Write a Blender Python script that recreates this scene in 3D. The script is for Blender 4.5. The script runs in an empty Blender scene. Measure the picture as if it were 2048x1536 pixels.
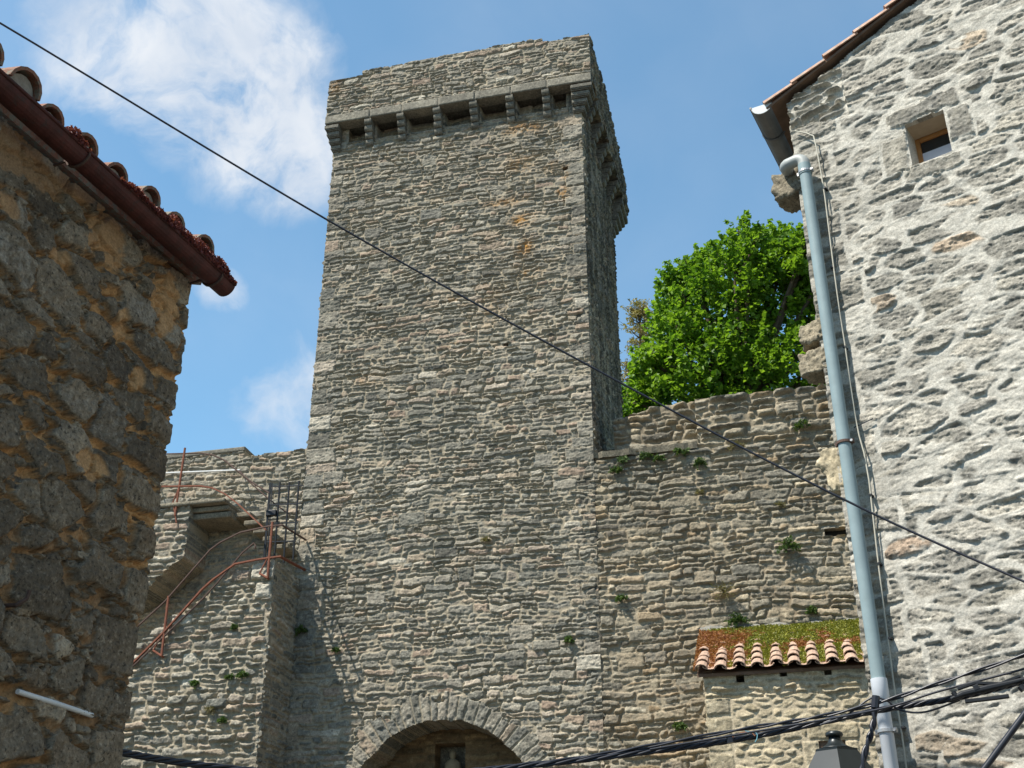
import bpy, math, random
import numpy as np
from mathutils import Vector
R_ = math.radians
C = bpy.context.scene.collection
sc = bpy.context.scene

# ------------------------------------------------------------------ camera
F = 2350.0; TH = R_(27.7); EYE = np.array([0, 0, 1.6])
cam = bpy.data.cameras.new('camera'); co = bpy.data.objects.new('camera', cam); C.objects.link(co)
cam.sensor_width = 36; cam.lens = F/2048*36; cam.clip_end = 2000; cam.clip_start = .05
co.location = EYE; co.rotation_euler = (R_(90)+TH, 0, 0)
sc.camera = co

# ------------------------------------------------------------------ light
SUN_EL, SUN_AZ = 57.0, -120.0
sun = bpy.data.lights.new('sun', 'SUN'); so = bpy.data.objects.new('sun', sun); C.objects.link(so)
sun.energy = 5.0; sun.angle = R_(.53); sun.color = (1, .95, .87)
sd = Vector((math.sin(R_(SUN_AZ))*math.cos(R_(SUN_EL)), math.cos(R_(SUN_AZ))*math.cos(R_(SUN_EL)), math.sin(R_(SUN_EL))))
so.rotation_euler = sd.to_track_quat('Z', 'Y').to_euler(); so.location = (0, -5, 30)
sc.view_settings.view_transform = 'Standard'; sc.view_settings.look = 'None'
sc.view_settings.gamma = 1; sc.view_settings.exposure = .56
EXPK = 2**sc.view_settings.exposure

def ray(px, py):
    x = (px-1024)/F; y = (768-py)/F
    return np.array([x, math.cos(TH)-y*math.sin(TH), math.sin(TH)+y*math.cos(TH)])

class NT:
    """small node tree helper"""
    def __init__(s, tree): s.t = tree; s.n = tree.nodes; s.l = tree.links
    def new(s, typ, **kw):
        n = s.n.new(typ)
        for k, v in kw.items():
            if k == 'ins':
                for i, val in v.items(): s.put(n.inputs[i], val)
            else: setattr(n, k, v)
        return n
    def put(s, sock, val):
        if isinstance(val, bpy.types.NodeSocket): s.l.new(val, sock)
        else:
            if isinstance(val, (tuple, list)) and len(val) == 3 and sock.type == 'RGBA': val = (*val, 1)
            sock.default_value = val
    def math(s, op, a, b=0, clamp=False):
        n = s.new('ShaderNodeMath', operation=op, use_clamp=clamp); s.put(n.inputs[0], a); s.put(n.inputs[1], b); return n.outputs[0]
    def mix(s, f, a, b, typ='MIX'):
        n = s.new('ShaderNodeMix', data_type='RGBA', blend_type=typ, clamp_factor=True)
        s.put(n.inputs[0], f); s.put(n.inputs[6], a); s.put(n.inputs[7], b); return n.outputs[2]
    def rng(s, v, a, b, c=0, d=1, smooth=True):
        n = s.new('ShaderNodeMapRange', interpolation_type='SMOOTHSTEP' if smooth else 'LINEAR')
        for i, x in enumerate((v, a, b, c, d)): s.put(n.inputs[i], x)
        return n.outputs[0]
    def noise(s, vec, scale, detail=4, rough=.55, dist=0):
        n = s.new('ShaderNodeTexNoise'); s.put(n.inputs['Vector'], vec)
        n.inputs['Scale'].default_value = scale; n.inputs['Detail'].default_value = detail
        n.inputs['Roughness'].default_value = rough; n.inputs['Distortion'].default_value = dist
        return n.outputs[0]
    def ramp(s, v, stops, const=False):
        n = s.new('ShaderNodeValToRGB'); s.put(n.inputs[0], v); e = n.color_ramp.elements
        if const: n.color_ramp.interpolation = 'CONSTANT'
        while len(e) < len(stops): e.new(.5)
        for i, (p, c) in enumerate(stops): e[i].position = p; e[i].color = (*c, 1)
        return n.outputs[0]

# ------------------------------------------------------------------ world: sky with clouds
w = bpy.data.worlds.new("World"); sc.world = w; w.use_nodes = True
N = NT(w.node_tree); N.n.clear()
sky = N.new('ShaderNodeTexSky', sky_type='NISHITA', sun_disc=False, sun_elevation=R_(SUN_EL), sun_rotation=R_(SUN_AZ % 360),
            altitude=700, air_density=1.0, dust_density=.35, ozone_density=1.6)
WS = .12
tc = N.new('ShaderNodeTexCoord'); D = tc.outputs['Generated']
fd = N.new('ShaderNodeVectorMath', operation='DOT_PRODUCT'); N.put(fd.inputs[0], D); fd.inputs[1].default_value = tuple(ray(1024, 900)/np.linalg.norm(ray(1024, 900)))
skyc = N.mix(1, sky.outputs[0], N.mix(N.rng(fd.outputs['Value'], .35, .85), (.68, .86, .86), (1.05, 1.44, 1.36)), 'MULTIPLY')  # added gain: sky brighter along the view, dimmed elsewhere to deepen the shade
def vscale(v, s):
    n = N.new('ShaderNodeVectorMath', operation='SCALE'); N.put(n.inputs[0], v); n.inputs['Scale'].default_value = s; return n.outputs[0]
def vadd(a, b):
    n = N.new('ShaderNodeVectorMath', operation='ADD'); N.put(n.inputs[0], a); N.put(n.inputs[1], b); return n.outputs[0]
nz = N.new('ShaderNodeTexNoise'); N.put(nz.inputs['Vector'], D); nz.inputs['Scale'].default_value = 5; nz.inputs['Detail'].default_value = 5
warp = vadd(D, vscale(vadd(nz.outputs['Color'], (-.5, -.5, -.5)), .16))
blobs = [  # px, py, inner radius, outer radius (rad), weight
    (330, 40, .02, .13, .75), (430, 170, .02, .11, .9), (560, 270, .01, .10, 1.0), (440, 290, .01, .10, .8), (230, 110, .01, .09, .55),
    (620, 350, .01, .07, .7), (540, 60, .01, .08, .6), (450, 612, .005, .04, .95), (425, 640, .003, .03, .45), (400, 580, .003, .022, .3),
    (560, 795, .003, .06, .6), (620, 745, .003, .06, .65), (470, 805, .003, .04, .5), (500, 860, .003, .06, .2), (1350, 240, .005, .05, .16), (130, 20, .01, .09, .4),
    (-500, -300, .02, .16, .5), (-700, 500, .02, .14, .4), (2600, -200, .02, .12, .4)]
tot = None
for (px, py, r0, r1, wt) in blobs:
    d = ray(px, py); d = d/np.linalg.norm(d)
    n = N.new('ShaderNodeVectorMath', operation='DOT_PRODUCT'); N.put(n.inputs[0], warp); n.inputs[1].default_value = tuple(d)
    dn = N.new('ShaderNodeVectorMath', operation='LENGTH'); N.put(dn.inputs[0], warp)
    ang = N.math('ARCCOSINE', N.math('MINIMUM', N.math('DIVIDE', n.outputs['Value'], dn.outputs['Value']), .99999))
    b = N.rng(ang, r0, r1, wt, 0)
    tot = b if tot is None else N.math('ADD', tot, N.math('MULTIPLY', b, N.math('SUBTRACT', 1, N.math('MULTIPLY', tot, .6))))
f1 = N.noise(warp, 9, 8, .62, .3); f2 = N.noise(warp, 30, 5, .6, .5)
f3 = N.noise(D, 3.2, 3, .5)
dens = N.math('MULTIPLY', tot, N.rng(N.math('ADD', N.math('MULTIPLY', f1, .78), N.math('MULTIPLY', f2, .22)), .22, .70))
dens = N.rng(dens, .02, 1.05, 0, .92)
thin = N.math('ADD', N.math('MULTIPLY', N.rng(f3, .36, .75), .13), .03)
dens = N.math('MAXIMUM', dens, thin)
shade = N.rng(N.noise(warp, 14, 4, .55), .3, .7)
k = 1/(WS*EXPK)
cl = N.mix(shade, (.70*k, .77*k, .87*k), (.90*k, .93*k, .97*k))
fin = N.mix(dens, skyc, cl)
bg = N.new('ShaderNodeBackground'); N.put(bg.inputs[0], fin); bg.inputs[1].default_value = WS
N.l.new(bg.outputs[0], N.new('ShaderNodeOutputWorld').inputs[0])

# ------------------------------------------------------------------ object helpers
def tag(o, label=None, cat=None, group=None, kind=None):
    if label: o['label'] = label
    if cat: o['category'] = cat
    if group: o['group'] = group
    if kind: o['kind'] = kind
    return o
def empty(name, loc, label, cat, group=None):
    o = bpy.data.objects.new(name, None); C.objects.link(o); o.location = tuple(map(float, loc)); o.empty_display_size = .2
    return tag(o, label, cat, group)
def link(name, me, mat, parent=None):
    o = bpy.data.objects.new(name, me); C.objects.link(o)
    if mat: me.materials.append(mat)
    if parent is not None:
        o.parent = parent
        p = parent; off = Vector((0, 0, 0))
        while p is not None: off += p.location; p = p.parent
        o.location = -off
    return o
def raw_mesh(name, V, Fq, mat, parent=None, col=None, smooth=True, tri=False):
    """V (n,3), Fq (m,4) or (m,3) index arrays"""
    me = bpy.data.meshes.new(name); V = np.asarray(V, np.float32); Fq = np.asarray(Fq, np.int32); k = Fq.shape[1]
    me.vertices.add(len(V)); me.vertices.foreach_set('co', V.ravel())
    me.loops.add(Fq.size); me.loops.foreach_set('vertex_index', Fq.ravel())
    me.polygons.add(len(Fq)); me.polygons.foreach_set('loop_start', np.arange(0, Fq.size, k, dtype=np.int32))
    me.polygons.foreach_set('use_smooth', np.full(len(Fq), smooth))
    if col is not None:
        a = me.attributes.new('st', 'FLOAT_COLOR', 'POINT'); a.data.foreach_set('color', np.asarray(col, np.float32).ravel())
    me.update(calc_edges=True); me.validate()
    return link(name, me, mat, parent)
class MB:
    """collects shapes into one mesh"""
    def __init__(s): s.v = []; s.f = []
    def add(s, V, Fs):
        b = len(s.v); s.v += [tuple(map(float, p)) for p in V]; s.f += [tuple(b+i for i in f) for f in Fs]
    def tube(s, pts, r, n=8, cap=True, flat=None):
        P = [np.array(p, float) for p in pts]; rs = r if hasattr(r, '__len__') else [r]*len(P); V = []; up = None
        for i, p in enumerate(P):
            d = P[min(i+1, len(P)-1)]-P[max(i-1, 0)]; d /= np.linalg.norm(d)+1e-9
            if up is None:
                a = np.array([0, 0, 1.]) if abs(d[2]) < .9 else np.array([1., 0, 0]); up = np.cross(d, a)
            up = up-d*(up@d); up /= np.linalg.norm(up)+1e-9; b = np.cross(d, up)
            for k in range(n):
                t = 2*math.pi*(k+.5)/n; fx, fy = (1, 1) if flat is None else flat
                V.append(p+rs[i]*(fx*math.cos(t)*up+fy*math.sin(t)*b))
        Fs = [(i*n+k, i*n+(k+1) % n, (i+1)*n+(k+1) % n, (i+1)*n+k) for i in range(len(P)-1) for k in range(n)]
        if cap:     # caps keep their own vertices so that smooth sides stay straight
            b = len(V); V += V[:n]+V[(len(P)-1)*n:len(P)*n]; Fs += [tuple(range(b+n-1, b-1, -1)), tuple(b+n+k for k in range(n))]
        s.add(V, Fs); return s
    def prism(s, poly, dirv):
        """poly: list of 3d points; extruded by dirv"""
        n = len(poly); P = [np.array(p, float) for p in poly]; Q = [p+dirv for p in P]
        nr = sum((np.cross(P[i], P[(i+1) % n]) for i in range(n)), np.zeros(3))
        if nr@dirv > 0: P, Q = Q, P      # keep outward winding
        s.add(P+Q, [tuple(range(n)), tuple(range(2*n-1, n-1, -1))]+[(i, i+n, (i+1) % n+n, (i+1) % n) for i in range(n)]); return s
    def build(s, name, mat, parent=None, smooth=False, bevel=0, auto=None):
        me = bpy.data.meshes.new(name); me.from_pydata(s.v, [], s.f); me.validate(); me.update()
        if smooth: me.polygons.foreach_set('use_smooth', [True]*len(me.polygons))
        o = link(name, me, mat, parent)
        if bevel:
            m = o.modifiers.new('bevel', 'BEVEL'); m.width = bevel; m.segments = 2; m.limit_method = 'ANGLE'; m.angle_limit = R_(35)
        return o

class Fr:
    """vertical wall frame: u along the wall, z up, outward offset w"""
    def __init__(s, o, az):
        s.o = np.array([o[0], o[1], 0.]); a = R_(az); s.t = np.array([math.sin(a), math.cos(a), 0]); s.n = np.array([s.t[1], -s.t[0], 0])
    def uz(s, px, py, w=0):
        d = ray(px, py); o = s.o+s.n*w; p = EYE+d*(((o-EYE)@s.n)/(d@s.n)); return float((p-s.o)@s.t), float(p[2])
    def P(s, u, z, w=0): return s.o+s.t*u+s.n*w+np.array([0, 0, z])
    def px(s, px, py, w=0): return s.P(*s.uz(px, py, w), w)
    def box(s, mb, u0, u1, z0, z1, w0, w1):
        mb.prism([s.P(u0, z0, w1), s.P(u1, z0, w1), s.P(u1, z1, w1), s.P(u0, z1, w1)], -s.n*(w1-w0))
def PD(px, py, D):
    d = ray(px, py); return EYE+d*(D/math.hypot(d[0], d[1]))
T = Fr(PD(1187, 905, 18), 103.7)
RH = Fr(PD(1690, 905, 7.5), 126.5)
LH = Fr(PD(330, 905, 4.8), 21)

# ------------------------------------------------------------------ numpy noise and masonry
rg = np.random.default_rng(11); TAB = rg.random((256, 256)).astype(np.float32)
def vn(x, y):
    xi = np.floor(x).astype(np.int32); yi = np.floor(y).astype(np.int32); fx = (x-xi).astype(np.float32); fy = (y-yi).astype(np.float32)
    fx = fx*fx*(3-2*fx); fy = fy*fy*(3-2*fy); x0 = xi & 255; x1 = (xi+1) & 255; y0 = yi & 255; y1 = (yi+1) & 255
    return (TAB[y0, x0]*(1-fx)+TAB[y0, x1]*fx)*(1-fy)+(TAB[y1, x0]*(1-fx)+TAB[y1, x1]*fx)*fy
def fbm(x, y, o=4, g=.5):
    s = 0; a = 1; t = 0
    for i in range(o): s = s+a*vn(x*2**i+i*37.3, y*2**i+i*71.7); t += a; a *= g
    return s/t
def sm(x, a, b): t = np.clip((x-a)/(b-a), 0, 1); return t*t*(3-2*t)
def H1(i, k): return TAB[(np.asarray(i, np.int64)*7+k*13) & 255, (np.asarray(i, np.int64)//36+k*29) & 255]

def coursed(U, Z, seed, hr=(.07, .14), wr=(.16, .5), wav=.05, joint=.012, edge=.03, amp=.03, rough=.010, big=0, rects=(), split=.26, bed=0):
    r = np.random.default_rng(seed); sx = seed*13.7
    Zw = Z+wav*2*(fbm(U*.45+sx, Z*.35+sx, 3)-.5)+.046*2*(fbm(U*3.2+sx, Z*4.2, 3)-.5)+.008*2*(vn(U*15+sx, Z*15)-.5)
    Uw = U+.03*2*(fbm(U*2.2+sx+50, Z*5+9, 2)-.5)
    z0 = float(Z.min())-.8; z1 = float(Z.max())+.8; u0 = float(U.min())-.8; u1 = float(U.max())+.8
    hs = r.uniform(0, 1, int((z1-z0)/hr[0])+4)**1.5*(hr[1]-hr[0])+hr[0]; B = z0+np.concatenate([[0], np.cumsum(hs)])
    row = np.clip(np.searchsorted(B, Zw, side='right')-1, 0, len(B)-2)
    keys = []
    for i in range(len(B)-1):
        n = int((u1-u0)/wr[0])+4; ws = np.exp(r.normal(0, .45, n))*(wr[0]+wr[1])/2*(.55+.45*hs[i]/np.mean(hs)); ws = np.clip(ws, wr[0], wr[1]*1.4)
        c = u0-r.uniform(0, .4)+np.concatenate([[0], np.cumsum(ws)]); keys.append(c[c < u1+2]+i*10000.)
    K = np.concatenate(keys)
    rowh = (B[row+1]-B[row]); fr = (Zw-B[row])/rowh
    sid0 = H1(row*31, 3)
    Us = Uw+(fr-.5)*rowh*1.2*(vn(U*1.3+sx, row*3.7+.5)-.5)
    k = np.clip(np.searchsorted(K, Us+row*10000., side='right')-1, 0, len(K)-2)
    ul = Us-(K[k]-row*10000.); ur = (K[k+1]-row*10000.)-Us
    ur = np.where(ur > 50, .3, ur)
    zb = Zw-B[row]; zt = B[row+1]-Zw
    idn = k.astype(np.int64)
    q = H1(idn, 1); sp = (q < split) & (rowh > hr[0]*1.35)
    cut = rowh*(.35+.3*H1(idn, 2)); lo = zb < cut
    zt = np.where(sp & lo, cut-zb, zt); zb = np.where(sp & ~lo, zb-cut, zb); idn = np.where(sp & ~lo, idn+50021, idn)
    zb = zb-rowh*.15*H1(idn, 21)**1.6; zt = zt-rowh*.15*H1(idn, 22)**1.6; ul = ul-.024*H1(idn, 23)**1.6; ur = ur-.024*H1(idn, 24)**1.6
    hgt = np.maximum(zb+zt, .01); wid = np.maximum(ul+ur, .02)
    # larger blocks laid over the courses
    rects = list(rects)
    for i in range(big):
        a = r.uniform(u0+1, u1-1); c = r.uniform(z0+1, z1-1); ww = r.uniform(.25, .5); hh = r.uniform(.15, .27); rects.append((a, a+ww, c, c+hh))
    us = U[0]; zs = Z[:, 0]
    for i, (a, b, c, d) in enumerate(rects):
        i0, i1 = np.searchsorted(us, (a-.08, b+.08)); j0, j1 = np.searchsorted(zs, (c-.12, d+.12))
        if i1-i0 < 3 or j1-j0 < 3: continue
        sl = np.s_[j0:j1, i0:i1]; uu = Uw[sl]; zz = Z[sl]+(Zw[sl]-Z[sl])*.25
        ins = (uu > a) & (uu < b) & (zz > c) & (zz < d)
        for arr, val in ((ul, uu-a), (ur, b-uu), (zb, zz-c), (zt, d-zz)): arr[sl] = np.where(ins, val, arr[sl])
        idn[sl] = np.where(ins, 900000+i*7+seed, idn[sl])
    hgt = np.maximum(zb+zt, .02); wid = np.maximum(ul+ur, .04)
    r1 = H1(idn, 5); r2 = H1(idn, 6); r3 = H1(idn, 7); r4 = H1(idn, 8)
    du = np.maximum(np.minimum(ul, ur), 1e-4); dz = np.maximum(np.minimum(zb, zt), 1e-4)
    jn = joint*(.45+1.1*fbm(U*2.3+sx, Z*2.3+7, 3))
    d = ((du*.8)**-2.5+dz**-2.5)**(-1/2.5)+.014*2*(fbm(U*17+sx, Z*17, 3, .6)-.5)
    prof = sm(d, 0, edge)
    tilt = (r3-.5)*.9*(ul/wid-.5)*.05+(.35-.9*r4)*(zb/hgt-.5)*.035
    n1 = fbm(U*8+r1*40, Z*19+r2*40, 5, .66)-.5
    n2 = fbm(U*40+sx, Z*60, 2)-.5
    h = prof*(amp*(.25+1.4*r2)+tilt+rough*3.2*n1)+rough*1.1*n2*prof
    crk = sm(fbm(U*2.7+sx+3, Z*4+5, 4, .6), .42, .6); h = h-crk*.026*(1-sm(d, 0, jn*.9))
    m = 1-sm(d, jn*.55, jn*1.25)
    h = np.where(prof < .6, h+(1-prof)*(.008*(fbm(U*9, Z*9+sx, 3)-.5)), h)
    return dict(h=h, r1=r1, r2=r2, m=m, n=n1)

def rubble(U, Z, seed, cw, ch, jit=.75, p=2.6, joint=.09, edge=.3, amp=.02, rough=.012, wt=.35, warp=.25, rects=(), crev=.0, ms=(.7, 1.5)):
    sx = seed*9.1
    x = U/cw+warp*2*(fbm(U/cw*.8+sx, Z/ch*.8, 3)-.5); y = Z/ch+warp*2*(fbm(U/cw*.8+sx+40, Z/ch*.8+13, 3)-.5)
    row = np.floor(y).astype(np.int64); F1 = np.full(U.shape, 9., np.float32); F2 = F1.copy(); ID = np.zeros(U.shape, np.int64); CY = F1.copy()*0
    for dy in (-1, 0, 1):
        ry = row+dy; xo = x+.5*(ry & 1)+.3*H1(ry+seed, 4); cx = np.floor(xo).astype(np.int64)
        for dx in (-1, 0, 1):
            c = cx+dx; i = (ry+300)*613+c+seed*1009
            sxp = c+.5+jit*(H1(i, 11)-.5); syp = ry+.5+jit*.8*(H1(i, 12)-.5)
            d = ((np.abs(xo-sxp)**p+np.abs(y-syp)**p)**(1/p)-wt*(H1(i, 13)-.5)).astype(np.float32)
            n = d < F1; F2 = np.where(n, F1, np.minimum(F2, d)); ID = np.where(n, i, ID); CY = np.where(n, y-syp, CY); F1 = np.where(n, d, F1)
    e = F2-F1
    us = U[0]; zs = Z[:, 0]
    for i, (a, b, c, d) in enumerate(rects):
        i0, i1 = np.searchsorted(us, (a-.05, b+.05)); j0, j1 = np.searchsorted(zs, (c-.05, d+.05))
        if i1-i0 < 3 or j1-j0 < 3: continue
        sl = np.s_[j0:j1, i0:i1]; uu = U[sl]+.028*(fbm(U[sl]*7+sx, Z[sl]*7, 4, .6)-.5)*2; zz = Z[sl]+.028*(fbm(U[sl]*8+sx, Z[sl]*8+33, 3)-.5)*2
        dd = np.minimum(np.minimum(uu-a, b-uu), np.minimum(zz-c, d-zz)); rad = .05
        ins = dd > 0
        e[sl] = np.where(ins, dd/ch*1.3, np.where(dd > -.02, np.minimum(e[sl], -dd/ch), e[sl])); ID[sl] = np.where(ins, 700000+i*11+seed, ID[sl]); CY[sl] = np.where(ins, 0, CY[sl])
    r1 = H1(ID, 5); r2 = H1(ID, 6); r3 = H1(ID, 7)
    e = e+.10*2*(fbm(U/ch*1.7+sx, Z/ch*1.7, 3)-.5)
    n1 = fbm(U*9+r1*30, Z*14+r2*30, 5, .62)-.5; n2 = fbm(U*55+sx, Z*55, 3)-.5
    prof = sm(e, joint*.5, joint*.5+edge)
    m = 1-sm(e, joint*ms[0], joint*ms[1])
    h = prof*(amp*(.4+1.1*r2)-CY*(.1+.9*r3)*.022+rough*3*n1+rough*.9*n2)+(1-prof)*.25*rough*n2
    h = h-crev*np.exp(-((e-joint*.75)/(.028+joint*.12))**2)*sm(fbm(U/cw*1.3+sx+9, Z/ch*1.3, 3), .40, .56)
    return dict(h=h, r1=r1, r2=r2, m=m, n=n1, e=e)

def wallgrid(name, fr, us, zs, h, col, mat, parent, mask=None, w=0, skirt=.4, wback=None):
    """height field on a wall frame; every open edge of it gets a return of depth skirt"""
    nz_, nu = h.shape; U, Z = np.meshgrid(us, zs)
    P = fr.o+U[..., None]*fr.t+(w+h)[..., None]*fr.n; P[..., 2] = Z
    idx = np.arange(nz_*nu).reshape(nz_, nu)
    cm = np.ones((nz_-1, nu-1), bool) if mask is None else mask
    a = idx[:-1, :-1][cm]; b = idx[:-1, 1:][cm]; c = idx[1:, 1:][cm]; d = idx[1:, :-1][cm]
    Q = [np.stack([a, b, c, d], 1)]
    pad = np.pad(cm, 1)
    E = []
    for sel, i0, i1 in ((cm & ~pad[:-2, 1:-1], idx[:-1, 1:], idx[:-1, :-1]), (cm & ~pad[2:, 1:-1], idx[1:, :-1], idx[1:, 1:]),
                        (cm & ~pad[1:-1, :-2], idx[:-1, :-1], idx[1:, :-1]), (cm & ~pad[1:-1, 2:], idx[1:, 1:], idx[:-1, 1:])):
        E.append(np.stack([i0[sel], i1[sel]], 1))
    E = np.concatenate(E); Pf = P.reshape(-1, 3); Cf = col.reshape(-1, 4)
    fa = Pf[E[:, 0]]; fb = Pf[E[:, 1]]
    def back(p):
        ww = (p-fr.o)@fr.n; return p-fr.n*(ww-(w-skirt))[:, None]
    b0 = len(Pf); n = len(E)
    V = np.concatenate([Pf, fa, fb, back(fa), back(fb)]); Cc = np.concatenate([Cf, Cf[E[:, 0]], Cf[E[:, 1]], Cf[E[:, 0]], Cf[E[:, 1]]])
    i = np.arange(n)+b0
    Q.append(np.stack([i, i+n*2, i+n*3, i+n], 1)[:, ::-1])
    Q = np.concatenate(Q)
    used = np.zeros(len(V), bool); used[Q.ravel()] = True; mp = np.cumsum(used)-1
    return raw_mesh(name, V[used], mp[Q], mat, parent, Cc[used])
def pack(mz, stain=None, r1=None):
    z = mz['h']*0
    return np.stack([mz['r1'] if r1 is None else r1, mz['m'], z if stain is None else stain, mz['r2']], -1)
def lin(a, b, step): return np.linspace(a, b, max(3, int(round((b-a)/step))+1))

# ------------------------------------------------------------------ materials
def mat_new(name):
    m = bpy.data.materials.new(name); m.use_nodes = True; n = NT(m.node_tree); n.n.clear()
    b = n.new('ShaderNodeBsdfPrincipled'); o = n.new('ShaderNodeOutputMaterial'); n.l.new(b.outputs[0], o.inputs[0])
    b.inputs['Specular IOR Level'].default_value = .25
    return m, n, b
def stone_mat(name, stones, mortar, stain=(.42, .20, .04), dark=(.05, .05, .045), pale=(.55, .55, .48), darkamt=.5, paleamt=.35, sc_=1.0, bump=.45, mort_dark=None, fine=60, warm=(1.03, 1.0, .935), streak=0):
    wm = lambda c_: tuple(a*b for a, b in zip(c_, warm))
    stones = [(p_, wm(c_)) for p_, c_ in stones]; mortar = wm(mortar); dark = wm(dark); pale = wm(pale); mort_dark = wm(mort_dark) if mort_dark else None
    m, n, b = mat_new(name)
    at = n.new('ShaderNodeAttribute', attribute_name='st'); sep = n.new('ShaderNodeSeparateColor'); n.put(sep.inputs[0], at.outputs['Color'])
    r1, mo, stn = sep.outputs; r2 = at.outputs['Alpha']
    geo = n.new('ShaderNodeNewGeometry'); P = geo.outputs['Position']
    c = n.ramp(r1, stones)
    na = n.noise(P, 2.2*sc_, 5, .6); nb = n.noise(P, 14*sc_, 5, .65); nc = n.noise(P, fine*sc_, 4, .7); nd = n.noise(P, 31*sc_, 3, .6, .4)
    c = n.mix(.6, c, n.ramp(n.noise(P, .55*sc_, 4, .6), [(.3, (.66, .66, .64)), (.7, (1.22, 1.2, 1.16))]), 'MULTIPLY')
    c = n.mix(.75, c, n.ramp(na, [(.25, (.62, .62, .62)), (.75, (1.25, 1.22, 1.16))]), 'MULTIPLY')
    c = n.mix(.8, c, n.ramp(nb, [(.27, (.5, .5, .5)), (.73, (1.42, 1.4, 1.36))]), 'MULTIPLY')
    c = n.mix(n.math('MULTIPLY', n.rng(nd, .52, .70), darkamt), c, dark)
    c = n.mix(n.math('MULTIPLY', n.math('MULTIPLY', n.rng(nb, .52, .68), n.rng(nc, .45, .6)), paleamt), c, pale)
    mc = n.mix(.6, mortar, n.ramp(nb, [(.3, (.65, .63, .6)), (.7, (1.25, 1.25, 1.25))]), 'MULTIPLY')
    if mort_dark is not None:
        mc = n.mix(n.rng(n.noise(P, .8, 3), .40, .62), mc, mort_dark)
    c = n.mix(mo, c, mc)
    c = n.mix(n.math('MULTIPLY', stn, n.rng(nb, .35, .62)), c, stain)
    c = n.mix(.7, c, n.ramp(nc, [(.25, (.45, .45, .45)), (.75, (1.5, 1.5, 1.5))]), 'MULTIPLY')
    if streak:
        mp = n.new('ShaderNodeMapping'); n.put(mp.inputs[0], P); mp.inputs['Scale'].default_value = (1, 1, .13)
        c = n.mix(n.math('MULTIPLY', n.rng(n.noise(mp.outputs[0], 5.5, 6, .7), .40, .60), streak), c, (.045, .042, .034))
    n.put(b.inputs['Base Color'], c); b.inputs['Roughness'].default_value = .95
    bp = n.new('ShaderNodeBump'); bp.inputs['Strength'].default_value = bump; bp.inputs['Distance'].default_value = .012/sc_
    n.put(bp.inputs['Height'], n.math('ADD', n.math('MULTIPLY', nc, .5), nd)); n.put(b.inputs['Normal'], bp.outputs[0])
    return m
def plain(name, col, rough=.6, metal=0, var=.25, scale=8, rust=None, bump=0, spec=.4):
    m, n, b = mat_new(name); geo = n.new('ShaderNodeNewGeometry'); P = geo.outputs['Position']
    a = n.noise(P, scale, 5, .65); c = n.mix(1, col, n.ramp(a, [(.25, (1-var,)*3), (.75, (1+var,)*3)]), 'MULTIPLY')
    if rust is not None: c = n.mix(n.rng(n.noise(P, scale*1.7, 5, .7), rust[1], rust[1]+.15), c, rust[0])
    n.put(b.inputs['Base Color'], c); b.inputs['Roughness'].default_value = rough; b.inputs['Metallic'].default_value = metal; b.inputs['Specular IOR Level'].default_value = spec
    if bump:
        bp = n.new('ShaderNodeBump'); bp.inputs['Strength'].default_value = bump; bp.inputs['Distance'].default_value = .01
        n.put(bp.inputs['Height'], n.noise(P, scale*4, 4, .7)); n.put(b.inputs['Normal'], bp.outputs[0])
    return m
def leaf_mat(name, c0, c1, trans=.35):
    m = bpy.data.materials.new(name); m.use_nodes = True; n = NT(m.node_tree); n.n.clear()
    at = n.new('ShaderNodeAttribute', attribute_name='st'); sep = n.new('ShaderNodeSeparateColor'); n.put(sep.inputs[0], at.outputs['Color'])
    c = n.mix(sep.outputs[0], c0, c1)
    d = n.new('ShaderNodeBsdfPrincipled'); n.put(d.inputs['Base Color'], c); d.inputs['Roughness'].default_value = .5; d.inputs['Specular IOR Level'].default_value = .3
    t = n.new('ShaderNodeBsdfTranslucent'); n.put(t.inputs[0], n.mix(1, c, (1.2, 1.25, .5), 'MULTIPLY'))
    x = n.new('ShaderNodeMixShader'); x.inputs[0].default_value = trans; n.l.new(d.outputs[0], x.inputs[1]); n.l.new(t.outputs[0], x.inputs[2])
    n.l.new(x.outputs[0], n.new('ShaderNodeOutputMaterial').inputs[0]); return m

GREY = [(0, (.13, .13, .12)), (.16, (.22, .22, .20)), (.32, (.30, .285, .25)), (.46, (.19, .195, .185)), (.6, (.34, .32, .28)), (.72, (.25, .245, .225)), (.82, (.40, .345, .28)), (.9, (.33, .26, .215)), (1, (.50, .48, .43))]
M_TOWER = stone_mat('tower_stone', GREY, (.345, .305, .235), darkamt=.55, paleamt=.4, mort_dark=(.29, .26, .20))
M_TOWERL = stone_mat('lichened_shade_tower_stone', GREY, (.40, .35, .26), darkamt=.7, paleamt=.3, mort_dark=(.2, .18, .14), streak=.85)  # black lichen streaks, with shade for the right face darkened into the colour
M_WALL = stone_mat('rampart_stone', [(0, (.16, .15, .13)), (.2, (.28, .265, .225)), (.4, (.21, .205, .185)), (.6, (.35, .315, .25)), (.75, (.26, .245, .21)), (.87, (.42, .37, .285)), (.95, (.33, .25, .165)), (1, (.46, .43, .36))],
                   (.345, .30, .225), stain=(.33, .24, .15), darkamt=.6, paleamt=.35, mort_dark=(.20, .17, .125))
M_BLIND = stone_mat('brown_blind_wall', [(0, (.12, .085, .05)), (.5, (.20, .145, .085)), (1, (.26, .18, .10))], (.17, .115, .065), darkamt=.5, paleamt=.1)
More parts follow.
